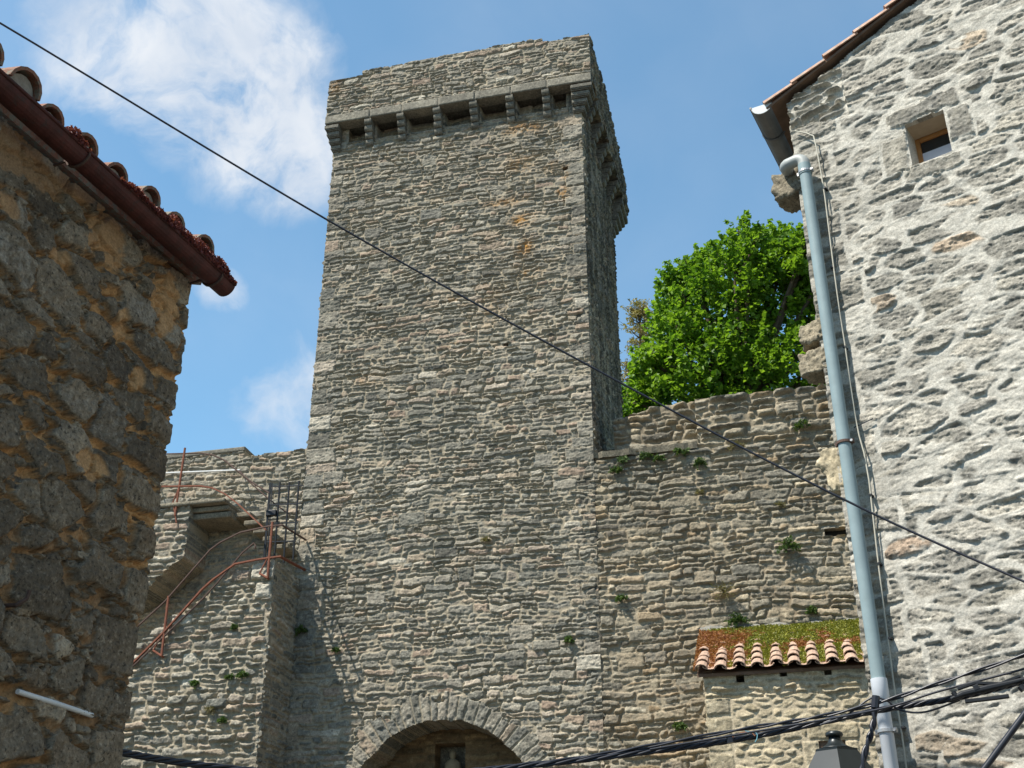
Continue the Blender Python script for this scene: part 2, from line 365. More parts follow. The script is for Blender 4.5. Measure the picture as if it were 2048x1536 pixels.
M_LEFT = stone_mat('left_house_stone', [(0, (.11, .098, .083)), (.25, (.21, .19, .16)), (.45, (.145, .128, .108)), (.7, (.28, .255, .215)), (.85, (.17, .14, .108)), (1, (.38, .35, .30))],
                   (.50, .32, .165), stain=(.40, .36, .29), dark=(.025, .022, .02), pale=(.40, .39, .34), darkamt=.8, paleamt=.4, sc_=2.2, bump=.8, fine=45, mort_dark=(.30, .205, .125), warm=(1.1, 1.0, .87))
M_RIGHT = stone_mat('right_house_stone', [(0, (.24, .237, .222)), (.3, (.36, .352, .33)), (.5, (.29, .285, .268)), (.75, (.41, .398, .37)), (.95, (.36, .35, .32)), (.98, (.44, .37, .30)), (1, (.40, .30, .24))],
                    (.50, .485, .44), stain=(.19, .175, .14), dark=(.08, .08, .07), pale=(.62, .60, .55), darkamt=.65, paleamt=.4, sc_=1.6, bump=.5, fine=55, warm=(1.02, 1, .95))
M_LEAN = stone_mat('small_house_stone', [(0, (.34, .30, .22)), (.4, (.46, .41, .31)), (.7, (.40, .36, .28)), (1, (.55, .48, .36))], (.50, .435, .325), darkamt=.3, paleamt=.4, sc_=1.0)
M_BLOCK = stone_mat('dressed_limestone', [(0, (.21, .205, .185)), (1, (.31, .30, .265))], (.27, .25, .21), darkamt=.7, paleamt=.35, sc_=1.3)
M_QUOIN = stone_mat('lichened_block', [(0, (.24, .22, .18)), (1, (.36, .32, .25))], (.3, .28, .22), darkamt=.8, paleamt=.3, sc_=1.8, bump=.6)
M_RUST = plain('rusty_iron', (.22, .075, .04), .8, 0, .35, 20)
M_RUST2 = plain('dark_rusty_iron', (.10, .06, .045), .8, 0, .35, 20)
M_IRON = plain('black_iron', (.02, .022, .025), .5, .3, .3, 20)
M_CABLE = plain('black_cable', (.018, .02, .028), .38, 0, .3, 20, spec=.5)
M_PVC = plain('grey_pvc', (.25, .325, .335), .6, 0, .14, 5, spec=.22)
M_PVCW = plain('white_pvc', (.62, .65, .68), .55, 0, .10, 3, rust=((.45, .25, .1), .66))
M_ELBOW = plain('weathered_pvc', (.36, .38, .36), .5, 0, .12, 6)
M_ZINC = plain('zinc_bracket', (.45, .45, .44), .45, .6, .2, 20)
M_GUTR = plain('dark_zinc_gutter', (.16, .165, .165), .5, .2, .3, 5, rust=((.2, .1, .05), .68))
M_GUTEND = plain('pale_gutter_end', (.55, .6, .62), .5, 0, .1, 5)
M_GUTL = plain('red_brown_gutter', (.085, .023, .018), .7, 0, .5, 14, rust=((.055, .028, .024), .52), bump=.25)
M_TERRA = plain('terracotta', (.47, .30, .22), .9, 0, .35, 14, rust=((.34, .31, .26), .50), bump=.3)
M_TERRAD = plain('old_terracotta', (.27, .13, .085), .9, 0, .4, 22, rust=((.22, .20, .155), .45), bump=.5)
M_TERRAP = plain('pale_terracotta', (.46, .31, .22), .9, 0, .4, 10, rust=((.22, .19, .155), .52), bump=.3)
M_MORT = plain('grey_mortar', (.36, .33, .28), .95, 0, .35, 25, bump=.5)
M_CAPM = plain('mortar_flashing', (.22, .21, .18), .95, 0, .4, 12, bump=.5)
M_WOOD = plain('varnished_wood', (.36, .17, .055), .5, 0, .2, 10)
M_WOODD = plain('weathered_wood', (.16, .10, .065), .85, 0, .3, 10)
M_REVEAL = plain('window_reveal_plaster', (.42, .33, .23), .9, 0, .15, 12)
M_WHITE = plain('white_paint', (.75, .75, .72), .5, 0, .1, 10)
M_CREAM = plain('cream_cable', (.50, .47, .38), .6, 0, .15, 10)
M_BLIND_W = plain('pale_blue_blind', (.52, .56, .66), .6, 0, .08, 8)
M_LANT = plain('lantern_green_black', (.018, .023, .024), .35, .2, .2, 6, spec=.5)
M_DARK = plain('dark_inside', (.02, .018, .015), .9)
M_BARK = plain('bark', (.10, .075, .05), .95, 0, .4, 12)
M_STATUE = plain('statue_stone', (.27, .22, .14), .9, 0, .25, 20, bump=.3)
mg, ng, bgm = mat_new('window_glass'); bgm.inputs['Base Color'].default_value = (.02, .025, .03, 1); bgm.inputs['Roughness'].default_value = .04; bgm.inputs['Specular IOR Level'].default_value = .6
M_GLASS = mg
M_LEAF = leaf_mat('maple_leaf', (.06, .15, .015), (.25, .40, .05), .48)
M_TWIG = leaf_mat('dry_twig_leaf', (.20, .17, .07), (.44, .37, .17), .3)
M_FERN = leaf_mat('wall_fern', (.04, .085, .022), (.13, .19, .06), .3)
M_DRY = leaf_mat('dry_wall_plant', (.14, .13, .05), (.30, .26, .12), .3)
M_SEDUM = leaf_mat('stonecrop_green', (.12, .14, .022), (.34, .33, .05), .2)
M_SEDR = leaf_mat('stonecrop_red', (.24, .085, .04), (.42, .21, .07), .2)
M_SEDP = leaf_mat('stonecrop_dark_red', (.14, .03, .03), (.30, .09, .07), .2)

# ------------------------------------------------------------------ ground
def ground():
    m, n, b = mat_new('street_paving'); geo = n.new('ShaderNodeNewGeometry'); P = geo.outputs['Position']
    v = n.new('ShaderNodeTexVoronoi', feature='DISTANCE_TO_EDGE'); n.put(v.inputs['Vector'], P); v.inputs['Scale'].default_value = 5
    c = n.mix(n.rng(v.outputs['Distance'], 0, .06), (.04, .038, .034), (.085, .08, .072)); c = n.mix(.7, c, n.ramp(n.noise(P, 3, 5), [(.3, (.6, .6, .6)), (.7, (1.3, 1.3, 1.25))]), 'MULTIPLY')
    n.put(b.inputs['Base Color'], c); b.inputs['Roughness'].default_value = .9
    S = 400; mb = MB(); mb.add([(-S, -S, 0), (S, -S, 0), (S, S, 0), (-S, S, 0)], [(0, 1, 2, 3)]); tag(mb.build('ground', m), kind='structure')
    gm = plain('grass_bank', (.05, .075, .025), .95, 0, .4, 3, bump=.4)
    mb = MB(); poly = [T.P(u, 0, w) for u, w in ((-30, -5.5), (40, -5.5), (40, -60), (-30, -60))]
    mb.prism([p+np.array([0, 0, .004]) for p in poly], np.array([0, 0, 5.]))
    tag(mb.build('terrain', gm), kind='structure')
ground()

# ------------------------------------------------------------------ tower
PO = .25; QL = .13; QR = .25; RO = .65; TW0, TW1 = -5.17, 0.0; TD = 3.80
zl = T.uz(873, 213, PO)[1]; zcb = T.uz(873, 272, 0)[1]
print('lintel z', zl, 'corbel bottom', zcb)
def tower():
    g = empty('stone_tower', T.P(-2.6, 0, -1.9), 'tall grey stone gate tower with a jutting parapet carried on small stone brackets', 'tower')
    us = lin(TW0, TW1, .0135); zs = lin(0, zl+.02, .0135); U, Z = np.meshgrid(us, zs)
    rects = []; r = random.Random(4); z = .1; k = 0
    while z < zl-.4:
        h = r.uniform(.16, .34); a = r.choice((.28, .42, .55)); b = r.choice((.26, .38, .5))
        if r.random() < (.25 if z < 7 else .9 if z < 11 else .55): rects.append((TW0-.1, TW0+a, z, z+h))
        if r.random() < (.12 if z < 9.6 else .8): rects.append((TW1-b, TW1+.1, z, z+h))
        z += h+r.uniform(0, .02)
    mz = coursed(U, Z, 3, hr=(.066, .15), wr=(.11, .38), wav=.10, joint=.010, edge=.017, amp=.021, rough=.012, big=40, rects=rects)
    # arch ring of voussoirs
    ac, az, R0, R1 = -2.535, 3.91, 1.545, 2.02
    rr = np.hypot(U-ac, Z-az); an = np.arctan2(Z-az, U-ac); ring = (rr < R1-.13+.26*(H1(np.floor(an*11).astype(int)+77, 2)-.5)+.05*(fbm(an*9, rr*0+3, 2)-.5)*2) & (Z > az-.05) & (rr > R0-.03)
    rv = np.random.default_rng(5); ab = np.concatenate([[-.1], -.1+np.cumsum(rv.uniform(.062, .115, 45))]); ki = np.clip(np.searchsorted(ab, an+.02*(vn(rr*6, an*3)-.5), side='right')-1, 0, 44)
    dl = np.minimum(an-ab[ki], ab[np.minimum(ki+1, 45)]-an)*rr; dr = np.minimum(rr-R0+.06, R1+.08-rr); dv = np.maximum(np.minimum(dl, dr), 0)+.008*2*(fbm(U*20, Z*20, 2)-.5)
    pv = sm(dv, 0, .022); vr = H1(ki+4000, 5); nv = fbm(U*12+vr*30, Z*12, 4, .6)-.5
    for key, val in (('h', pv*(.012+.022*H1(ki+4000, 6)+.06*nv)), ('r1', .05+.8*vr), ('r2', H1(ki+4000, 6)), ('m', 1-sm(dv, .006, .016))): mz[key] = np.where(ring, val, mz[key])
    # the wall sits back a little between the brackets
    cu = [T.uz(px, py, PO)[0] for px, py in ((735, 247), (800, 232), (873, 213), (946, 196), (1018, 181), (1090, 167))]
    rec = sm(Z, zl-.36, zl-.30)
    for c in cu: rec = rec*sm(np.abs(U-c), .10, .12)
    mz['h'] -= .24*rec*(U > TW0+.25)*(U < TW1-.2)
    # orange lichen streaks
    st = np.zeros_like(U)
    for px, py, su, sz, a in ((1050, 255, .55, .16, .55), (1045, 440, .22, .12, 1.0), (1050, 495, .16, .18, .8), (1062, 545, .25, .10, .6), (1010, 405, .35, .10, .6), (1125, 385, .13, .14, .8), (1130, 345, .10, .2, .5), (1040, 330, .35, .3, .35),
                              (985, 620, .3, .5, .22), (900, 690, .12, .05, .7), (740, 760, .3, .15, .3), (1100, 330, .2, .2, .3), (905, 600, .15, .05, .5)):
        u0, z0 = T.uz(px, py); st = np.maximum(st, a*np.exp(-((U-u0)/su)**2-((Z-z0)/sz)**2))
    st *= 1.25*sm(fbm(U*3+3, Z*6, 4, .6), .30, .52)
    col = pack(mz, st); uc, zc = (us[1:]+us[:-1])/2, (zs[1:]+zs[:-1])/2; UC, ZC = np.meshgrid(uc, zc)
    rc = np.hypot(UC-ac, ZC-az); hole = ((rc < R0+.045*2*(fbm(UC*5, ZC*5, 3)-.5)) & (ZC > az)) | ((abs(UC-ac) < R0) & (ZC <= az))
    for px, py, hu, hz in ((1131, 337, .055, .045), (1128, 400, .03, .02), (1012, 690, .05, .03), (760, 610, .04, .03)):
        a_, b_ = T.uz(px, py); hole |= (abs(UC-a_) < hu) & (abs(ZC-b_) < hz+.02*(fbm(UC*30, ZC*30, 2)-.5))
    rm = ring[:-1, :-1] & ~hole
    wallgrid('front_wall', T, us, zs, mz['h'], col, M_TOWER, g, ~hole & ~rm, skirt=.75)
    wallgrid('arch', T, us, zs, mz['h'], col, M_TOWER, g, rm, skirt=.75)
    # blind wall under the arch with a niche
    us = lin(ac-R0-.2, ac+R0+.2, .02); zs = lin(0, az+R0+.2, .02); U, Z = np.meshgrid(us, zs); mz2 = coursed(U, Z, 8, hr=(.08, .17), wr=(.18, .5), amp=.02)
    n0, nz0 = T.uz(868, 1540, -.7); n1, nz1 = T.uz(932, 1484, -.7)
    UC, ZC = np.meshgrid((us[1:]+us[:-1])/2, (zs[1:]+zs[:-1])/2); nm = (UC > n0) & (UC < n1) & (ZC < nz1) & (ZC > nz1-.95)
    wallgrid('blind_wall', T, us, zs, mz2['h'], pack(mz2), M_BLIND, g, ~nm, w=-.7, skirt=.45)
    mb = MB(); T.box(mb, n0-.1, n1+.1, nz1-1.05, nz1+.1, -1.3, -1.0); mb.build('niche', M_WALL, g)
    # statue standing in the niche
    cx = (n0+n1)/2; zb = nz1-.95; mb = MB(); prof = [(0, .12, .09), (.02, .15, .10), (.25, .13, .09), (.45, .12, .085), (.58, .135, .08), (.66, .13, .075), (.70, .09, .06), (.725, .04, .04), (.74, .04, .042), (.765, .052, .058), (.80, .058, .064), (.835, .05, .056), (.86, .02, .02)]
    n = 14; V = []
    for z, a, b in prof:
        for q in range(n):
            t = 2*math.pi*q/n; ff = 1+(.08*math.sin(5*t+z*3) if z < .6 else 0); V.append(T.P(cx+a*ff*math.cos(t), zb+z, -.86+b*ff*math.sin(t)))
    Fs = [(i*n+q, i*n+(q+1) % n, (i+1)*n+(q+1) % n, (i+1)*n+q) for i in range(len(prof)-1) for q in range(n)]+[tuple(range(n))[::-1], tuple((len(prof)-1)*n+q for q in range(n))]
    mb.add(V, Fs); tag(mb.build('statue', M_STATUE, smooth=True), 'small pale stone statue standing in the niche under the gate arch', 'statue')
    # other faces
    S = Fr(T.P(TW1, 0), 13.7)
    us = lin(0, TD, .022); zs = lin(0, zl, .022); U, Z = np.meshgrid(us, zs); mz = coursed(U, Z, 21, hr=(.06, .13), wr=(.14, .45), wav=.08, amp=.03, rough=.012, big=20)
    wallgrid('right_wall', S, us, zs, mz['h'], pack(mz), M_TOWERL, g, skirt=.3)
    for nm, fr, L, sd_ in (('left_wall', Fr(T.P(TW0, 0, -TD), 193.7), TD, 22), ('rear_wall', Fr(T.P(TW1, 0, -TD), 283.7), TW1-TW0, 23)):
        us = lin(0, L, .05); zs = lin(0, zl, .05); U, Z = np.meshgrid(us, zs); mz = coursed(U, Z, sd_, amp=.03); wallgrid(nm, fr, us, zs, mz['h'], pack(mz), M_TOWER, g, skirt=.3)
    # parapet
    lh = .205; zp = zl+lh
    top_px = [(640, 170), (656, 167), (724, 151), (725, 142), (1083, 75.5), (1086, 85), (1150, 73), (1178, 68), (1200, 66)]
    tp = [T.uz(*p, PO) for p in top_px]; tu = [p[0] for p in tp]; tz = [p[1] for p in tp]; zt = max(tz); print('parapet', zp, tz)
    us = lin(TW0-QL, TW1+QR, .013); zs = lin(zp, zt+.02, .013); U, Z = np.meshgrid(us, zs)
    mz = coursed(U, Z, 31, hr=(.062, .13), wr=(.10, .34), wav=.05, joint=.009, edge=.016, amp=.019, rough=.010, big=2)
    UC, ZC = np.meshgrid((us[1:]+us[:-1])/2, (zs[1:]+zs[:-1])/2)
    mk = ZC < np.interp(UC, tu, tz)+.012*(fbm(UC*3, ZC*0, 3)-.5)
    st = .7*np.exp(-((U-TW0)/.12)**2-((Z-zp-.8)/.2)**2)
    par = empty('parapet', (0, 0, 0), None, None); par.parent = g; par.location = -g.location
    col = pack(mz, st, np.clip(mz['r1']*.8+.25, 0, 1))
    wallgrid('front_parapet', T, us, zs, mz['h'], col, M_TOWER, par, mk, w=PO, skirt=.45)
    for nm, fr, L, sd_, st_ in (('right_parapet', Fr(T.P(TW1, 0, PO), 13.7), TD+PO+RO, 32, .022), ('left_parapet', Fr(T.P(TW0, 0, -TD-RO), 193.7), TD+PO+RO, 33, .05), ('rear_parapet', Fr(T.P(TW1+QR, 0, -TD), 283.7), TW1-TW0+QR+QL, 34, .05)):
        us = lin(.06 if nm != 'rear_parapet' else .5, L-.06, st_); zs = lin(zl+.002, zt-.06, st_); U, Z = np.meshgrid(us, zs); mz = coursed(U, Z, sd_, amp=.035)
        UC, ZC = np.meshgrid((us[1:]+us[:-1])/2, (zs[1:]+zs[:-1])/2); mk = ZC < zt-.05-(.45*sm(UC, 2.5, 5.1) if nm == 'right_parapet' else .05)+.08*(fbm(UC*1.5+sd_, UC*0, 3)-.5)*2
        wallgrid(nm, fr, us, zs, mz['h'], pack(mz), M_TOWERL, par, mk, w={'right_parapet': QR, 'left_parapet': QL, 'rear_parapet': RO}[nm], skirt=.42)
    # lintel course of long dressed blocks
    us = lin(TW0-QL, TW1+QR, .014); zs = lin(zl, zp, .014); U, Z = np.meshgrid(us, zs)
    ed = np.array([TW0-QL-.02]+[c+.04 for c in cu]+[TW1+QR+.02]); ki = np.clip(np.searchsorted(ed, U.ravel()).reshape(U.shape)-1, 0, len(ed)-2)
    dl = np.minimum(U-ed[ki], ed[ki+1]-U); dz_ = np.minimum(Z-zl+.01, zp-Z+.005); d = np.minimum(dl, dz_)
    h = .03*sm(d, 0, .02)+.012*(fbm(U*9, Z*9, 4)-.5)+.01*H1(ki, 3)
    col = np.stack([.2+.6*H1(ki, 4), .5*(1-sm(d, .002, .01)), 0*U, 0*U], -1)
    wallgrid('lintel_course', T, us, zs, h, col, M_BLOCK, g, w=PO, skirt=.24)
    # brackets
    tiers = 4; hh = (zl-zcb)/tiers
    def corbel(fr, u, hw, nm='corbel', PO=PO):
        mb = MB(); r = random.Random(int(u*100)+7)
        for i in range(tiers):
            p = PO*(.28+.24*i)+.012; z0 = zcb+hh*i; z1 = z0+hh-.012; rad = hh*.55; u0 = u-hw+r.uniform(-.006, .006); u1 = u+hw+r.uniform(-.006, .006)
            prof = [(-.3, z0), (p-rad*.9, z0)]+[(p-rad*.9+rad*.9*math.sin(a), z0+rad-rad*math.cos(a)) for a in (.4, .8, 1.2, 1.57)]+[(p, z1), (-.3, z1)]
            mb.prism([fr.P(u0, z, w) for w, z in prof], fr.t*(u1-u0))
        mb.build(nm, M_BLOCK, g, bevel=.006)
    for c in cu: corbel(T, c, .078)
    for i in range(6): corbel(S, .42+i*.66, .088, PO=QR)
    def corner(ox, sx, wz0, sw, tiers=tiers, H=zl-zcb):
        mb = MB()
        for i in range(tiers):
            hh = H/tiers; q = .28+.72*i/(tiers-1) if H < .9 else .12+.86*i/(tiers-1); z0 = zl-H+hh*i-.02; z1 = z0+hh-.01
            a, b = ox-sx*.16, ox+sx*((QR if sx > 0 else QL)*q+.012); c, d = wz0-sw*.16, wz0+sw*((PO if sw > 0 else RO)*q+.012)
            u0, u1 = min(a, b), max(a, b); w0, w1 = min(c, d), max(c, d); rad = .05
            for zz0, zz1, ins in ((z0+.045, z1, 0), (z0+.02, z0+.045, .012), (z0, z0+.02, .035)):
                T.box(mb, u0+(ins if sx < 0 else 0), u1-(ins if sx > 0 else 0), zz0, zz1, w0+(ins if sw < 0 else 0), w1-(ins if sw > 0 else 0))
        mb.build('corbel', M_BLOCK, g, bevel=.006)
    corner(TW0, -1, 0, 1); corner(TW1, 1, 0, 1); corner(TW1, 1, -TD, -1, 5, .92)
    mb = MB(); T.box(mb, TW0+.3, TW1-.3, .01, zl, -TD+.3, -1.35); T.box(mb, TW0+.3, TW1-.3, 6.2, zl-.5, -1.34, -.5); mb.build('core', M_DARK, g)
    mb = MB(); T.box(mb, TW0-QL+.03, TW1+QR-.2, zl+.10, zl+.20, -TD-RO+.2, PO-.2); mb.build('terrace', M_BLOCK, g)
tower()

# ------------------------------------------------------------------ ramparts
def ramparts():
    # left rampart
    g = empty('rampart_wall', T.P(-9, 0), 'grey stone rampart left of the tower behind the outside stair', 'wall')
    us = lin(-13, TW0-.004, .0165); zs = lin(0, 10.7, .0165); U, Z = np.meshgrid(us, zs)
    mz = coursed(U, Z, 41, hr=(.068, .145), wr=(.11, .40), wav=.10, joint=.010, edge=.018, amp=.023, rough=.012, big=26)
    UC, ZC = np.meshgrid((us[1:]+us[:-1])/2, (zs[1:]+zs[:-1])/2)
    tz = np.interp(UC, [-13, -8, -6.40, -6.39, -5.2], [10.45, 10.45, 10.50, 10.33, 10.37])+.03*(fbm(UC*2, UC*0, 3)-.5)
    hx, hz = T.uz(436, 998); hole = (abs(UC-hx) < .08) & (abs(ZC-hz) < .035)
    wallgrid('wall', T, us, zs, mz['h'], pack(mz, None, np.clip(mz['r1']*.9+.1, 0, 1)), M_TOWER, g, (ZC < tz) & ~hole, skirt=.9)
    mb = MB(); T.box(mb, -13, -6.39, 10.44, 10.53, -1.0, .03); mb.build('coping', M_BLOCK, g, bevel=.02)
    # right rampart with ledge
    g = empty('rampart_wall', T.P(4, 0), 'warm brown rampart right of the tower with a plant grown ledge along its top', 'wall')
    us = lin(TW1+.004, 9, .0155); zs = lin(0, 10.6, .0155); U, Z = np.meshgrid(us, zs)
    mz = coursed(U, Z, 51, hr=(.075, .165), wr=(.12, .44), wav=.12, joint=.010, edge=.019, amp=.027, rough=.013, big=34)
    up = coursed(U, Z, 52, hr=(.09, .20), wr=(.14, .5), wav=.07, joint=.02, edge=.05, amp=.06, rough=.016, big=30)
    k = sm(Z, 9.5, 9.55)
    for q in ('h', 'r1', 'r2', 'm'): mz[q] = np.where(k > .5, up[q], mz[q])
    UC, ZC = np.meshgrid((us[1:]+us[:-1])/2, (zs[1:]+zs[:-1])/2)
    top = np.where(UC < 1.74, 9.66, 10.52)+.03*(fbm(UC*3, UC*0, 3)-.5)
    hx, hz = T.uz(1678, 1063); hole = (abs(UC-hx) < .22) & (abs(ZC-hz) < .06)
    warmst = .4*sm(fbm(U*.9, Z*.9+4, 3), .5, .7)*(mz['r2'] > .5)*sm(Z, 9.3, 8.8)
    wallgrid('wall', T, us, zs, mz['h']-.012, pack(mz, warmst), M_WALL, g, (ZC < top) & ~hole, skirt=.9)
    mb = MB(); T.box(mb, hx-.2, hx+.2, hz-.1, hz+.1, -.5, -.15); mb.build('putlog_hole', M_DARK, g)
    # recessed parapet behind the ledge
    wr = -.55
    us = lin(.28, 1.9, .0155); zs = lin(9.5, 10.75, .0155); U, Z = np.meshgrid(us, zs)
    up = coursed(U, Z, 53, hr=(.10, .20), wr=(.14, .45), wav=.05, joint=.02, edge=.05, amp=.06, rough=.016)
    ps = [T.uz(px, py, wr) for px, py in ((1215, 845), (1240, 836), (1300, 818), (1388, 800), (1420, 797))]
    UC, ZC = np.meshgrid((us[1:]+us[:-1])/2, (zs[1:]+zs[:-1])/2)
    wallgrid('parapet', T, us, zs, up['h'], pack(up), M_WALL, g, ZC < np.interp(UC, [p[0] for p in ps], [p[1] for p in ps]), w=wr, skirt=.4)
    V = MB(); us2 = np.linspace(TW1+.01, 1.73, 24); r = random.Random(2)
    ed = [(.04+.05*r.random(), 9.665+.012*r.random()) for _ in us2]
    for i in range(len(us2)-1):
        pass
    P = []
    for i, u in enumerate(us2):
        w_, z_ = ed[i]; P += [T.P(u, 9.60, w_-.02), T.P(u, z_+.03, w_), T.P(u, z_+.045, w_-.04), T.P(u, z_+.05, -.56)]
    V.add(P, [(i*4+q, i*4+4+q, i*4+5+q, i*4+1+q) for i in range(len(us2)-1) for q in range(3)])
    V.build('ledge', M_QUOIN, g, smooth=False)
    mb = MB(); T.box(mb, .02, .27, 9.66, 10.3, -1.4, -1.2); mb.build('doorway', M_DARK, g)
ramparts()

# ------------------------------------------------------------------ outside stair
def find_w(px, py, u):
    a, b = 0, 4
    for _ in range(40):
        m = (a+b)/2
        if T.uz(px, py, m)[0] < u: a = m
        else: b = m
    return a
def stair():
    uj = T.uz(600, 1160)[0]; wb = find_w(551, 1122, uj); print('stair', uj, wb)
    g = empty('stone_staircase', T.P(-6.5, 0, wb/2), 'outside stone stair climbing the rampart left of the tower to a square landing', 'staircase')
    poly = [T.uz(*p, wb) for p in ((100, 1410), (240, 1305), (285, 1275), (427, 1180), (480, 1138), (551, 1122))]
    pu = [p[0] for p in poly]; pz = [p[1] for p in poly]
    us = lin(-10, uj, .015); zs = lin(0, max(pz)+.03, .015); U, Z = np.meshgrid(us, zs)
    mz = coursed(U, Z, 61, hr=(.078, .16), wr=(.11, .35), wav=.06, joint=.014, amp=.042, rough=.016, big=20, rects=[(uj-.75, uj-.4, max(pz)-.28, max(pz)-.1), (uj-.4, uj+.1, max(pz)-.3, max(pz)+.1), (uj-.3, uj+.1, max(pz)-.62, max(pz)-.32)])
    UC, ZC = np.meshgrid((us[1:]+us[:-1])/2, (zs[1:]+zs[:-1])/2)
    wallgrid('lower_flight', T, us, zs, mz['h'], pack(mz, None, np.clip(mz['r1']*.8+.25, 0, 1)), M_TOWER, g, ZC < np.interp(UC, pu, pz)+.03*(fbm(UC*5, UC*0, 3)-.5), w=wb, skirt=wb-.02)
    # right side face
    S = Fr(T.P(uj+.002, 0, wb), 13.7); us = lin(0, wb, .015); U, Z = np.meshgrid(us, zs); mz = coursed(U, Z, 62, amp=.03)
    UC, ZC = np.meshgrid((us[1:]+us[:-1])/2, (zs[1:]+zs[:-1])/2)
    wallgrid('side_wall', S, us, zs, mz['h'], pack(mz), M_TOWER, g, ZC < max(pz)+.01+.03*(fbm(UC*4, UC*0, 3)-.5), skirt=.1)
    # treads on top of the flight
    mb = MB(); n = 12
    for i in range(n):
        a = i/n; u0 = -9.5+a*(pu[4]+9.5); u1 = -9.5+(i+1)/n*(pu[4]+9.5); z = float(np.interp(u0, pu, pz)); T.box(mb, u0, u1+.05, z-.25, z-.03, .02, wb-.12)
    T.box(mb, pu[4], uj-.03, max(pz)-.2, max(pz)-.03, .02, wb-.1); mb.build('tread', M_QUOIN, g)
    # upper landing on a corbelled block
    wu = .75
    q = lambda px, py: T.uz(px, py, wu)
    us = lin(-9.5, q(376, 1060)[0], .015); zs = lin(q(300, 1170)[1]-.6, q(400, 1010)[1], .015); U, Z = np.meshgrid(us, zs); mz = coursed(U, Z, 63, hr=(.09, .16), amp=.036, rough=.013)
    UC, ZC = np.meshgrid((us[1:]+us[:-1])/2, (zs[1:]+zs[:-1])/2)
    lo = np.interp(UC, [q(240, 1205)[0], q(295, 1172)[0], q(335, 1140)[0], q(372, 1108)[0]], [q(240, 1205)[1], q(295, 1172)[1], q(335, 1140)[1], q(372, 1108)[1]])
    wallgrid('upper_landing', T, us, zs, mz['h'], pack(mz, None, np.clip(mz['r1']*.8+.25, 0, 1)), M_TOWER, g, ZC > lo+.06*(fbm(UC*6, UC*0, 2)-.5), w=wu, skirt=wu-.02)
    mb = MB(); u1 = q(452, 1010)[0]; zt = q(400, 1003)[1]
    T.box(mb, -9.5, u1, zt-.075, zt, .01, wu+.08)
    T.box(mb, q(380, 1010)[0], u1+.02, zt-.17, zt-.085, .01, wu-.05); T.box(mb, q(380, 1010)[0], u1+.05, zt-.29, zt-.18, .01, wu-.10)
    mb.build('landing_slab', M_QUOIN, g, bevel=.025)
    # steps of the upper flight jutting from the wall
    mb = MB()
    for i in range(5):
        u0 = u1+.02+i*.19; z = zt-.14-i*.16; T.box(mb, u0, u0+.3, z-.09, z, .01, .45)
    mb.build('cantilever_step', M_QUOIN, g, bevel=.02)
    return uj, wb, wu
uj, wb, wu = stair()

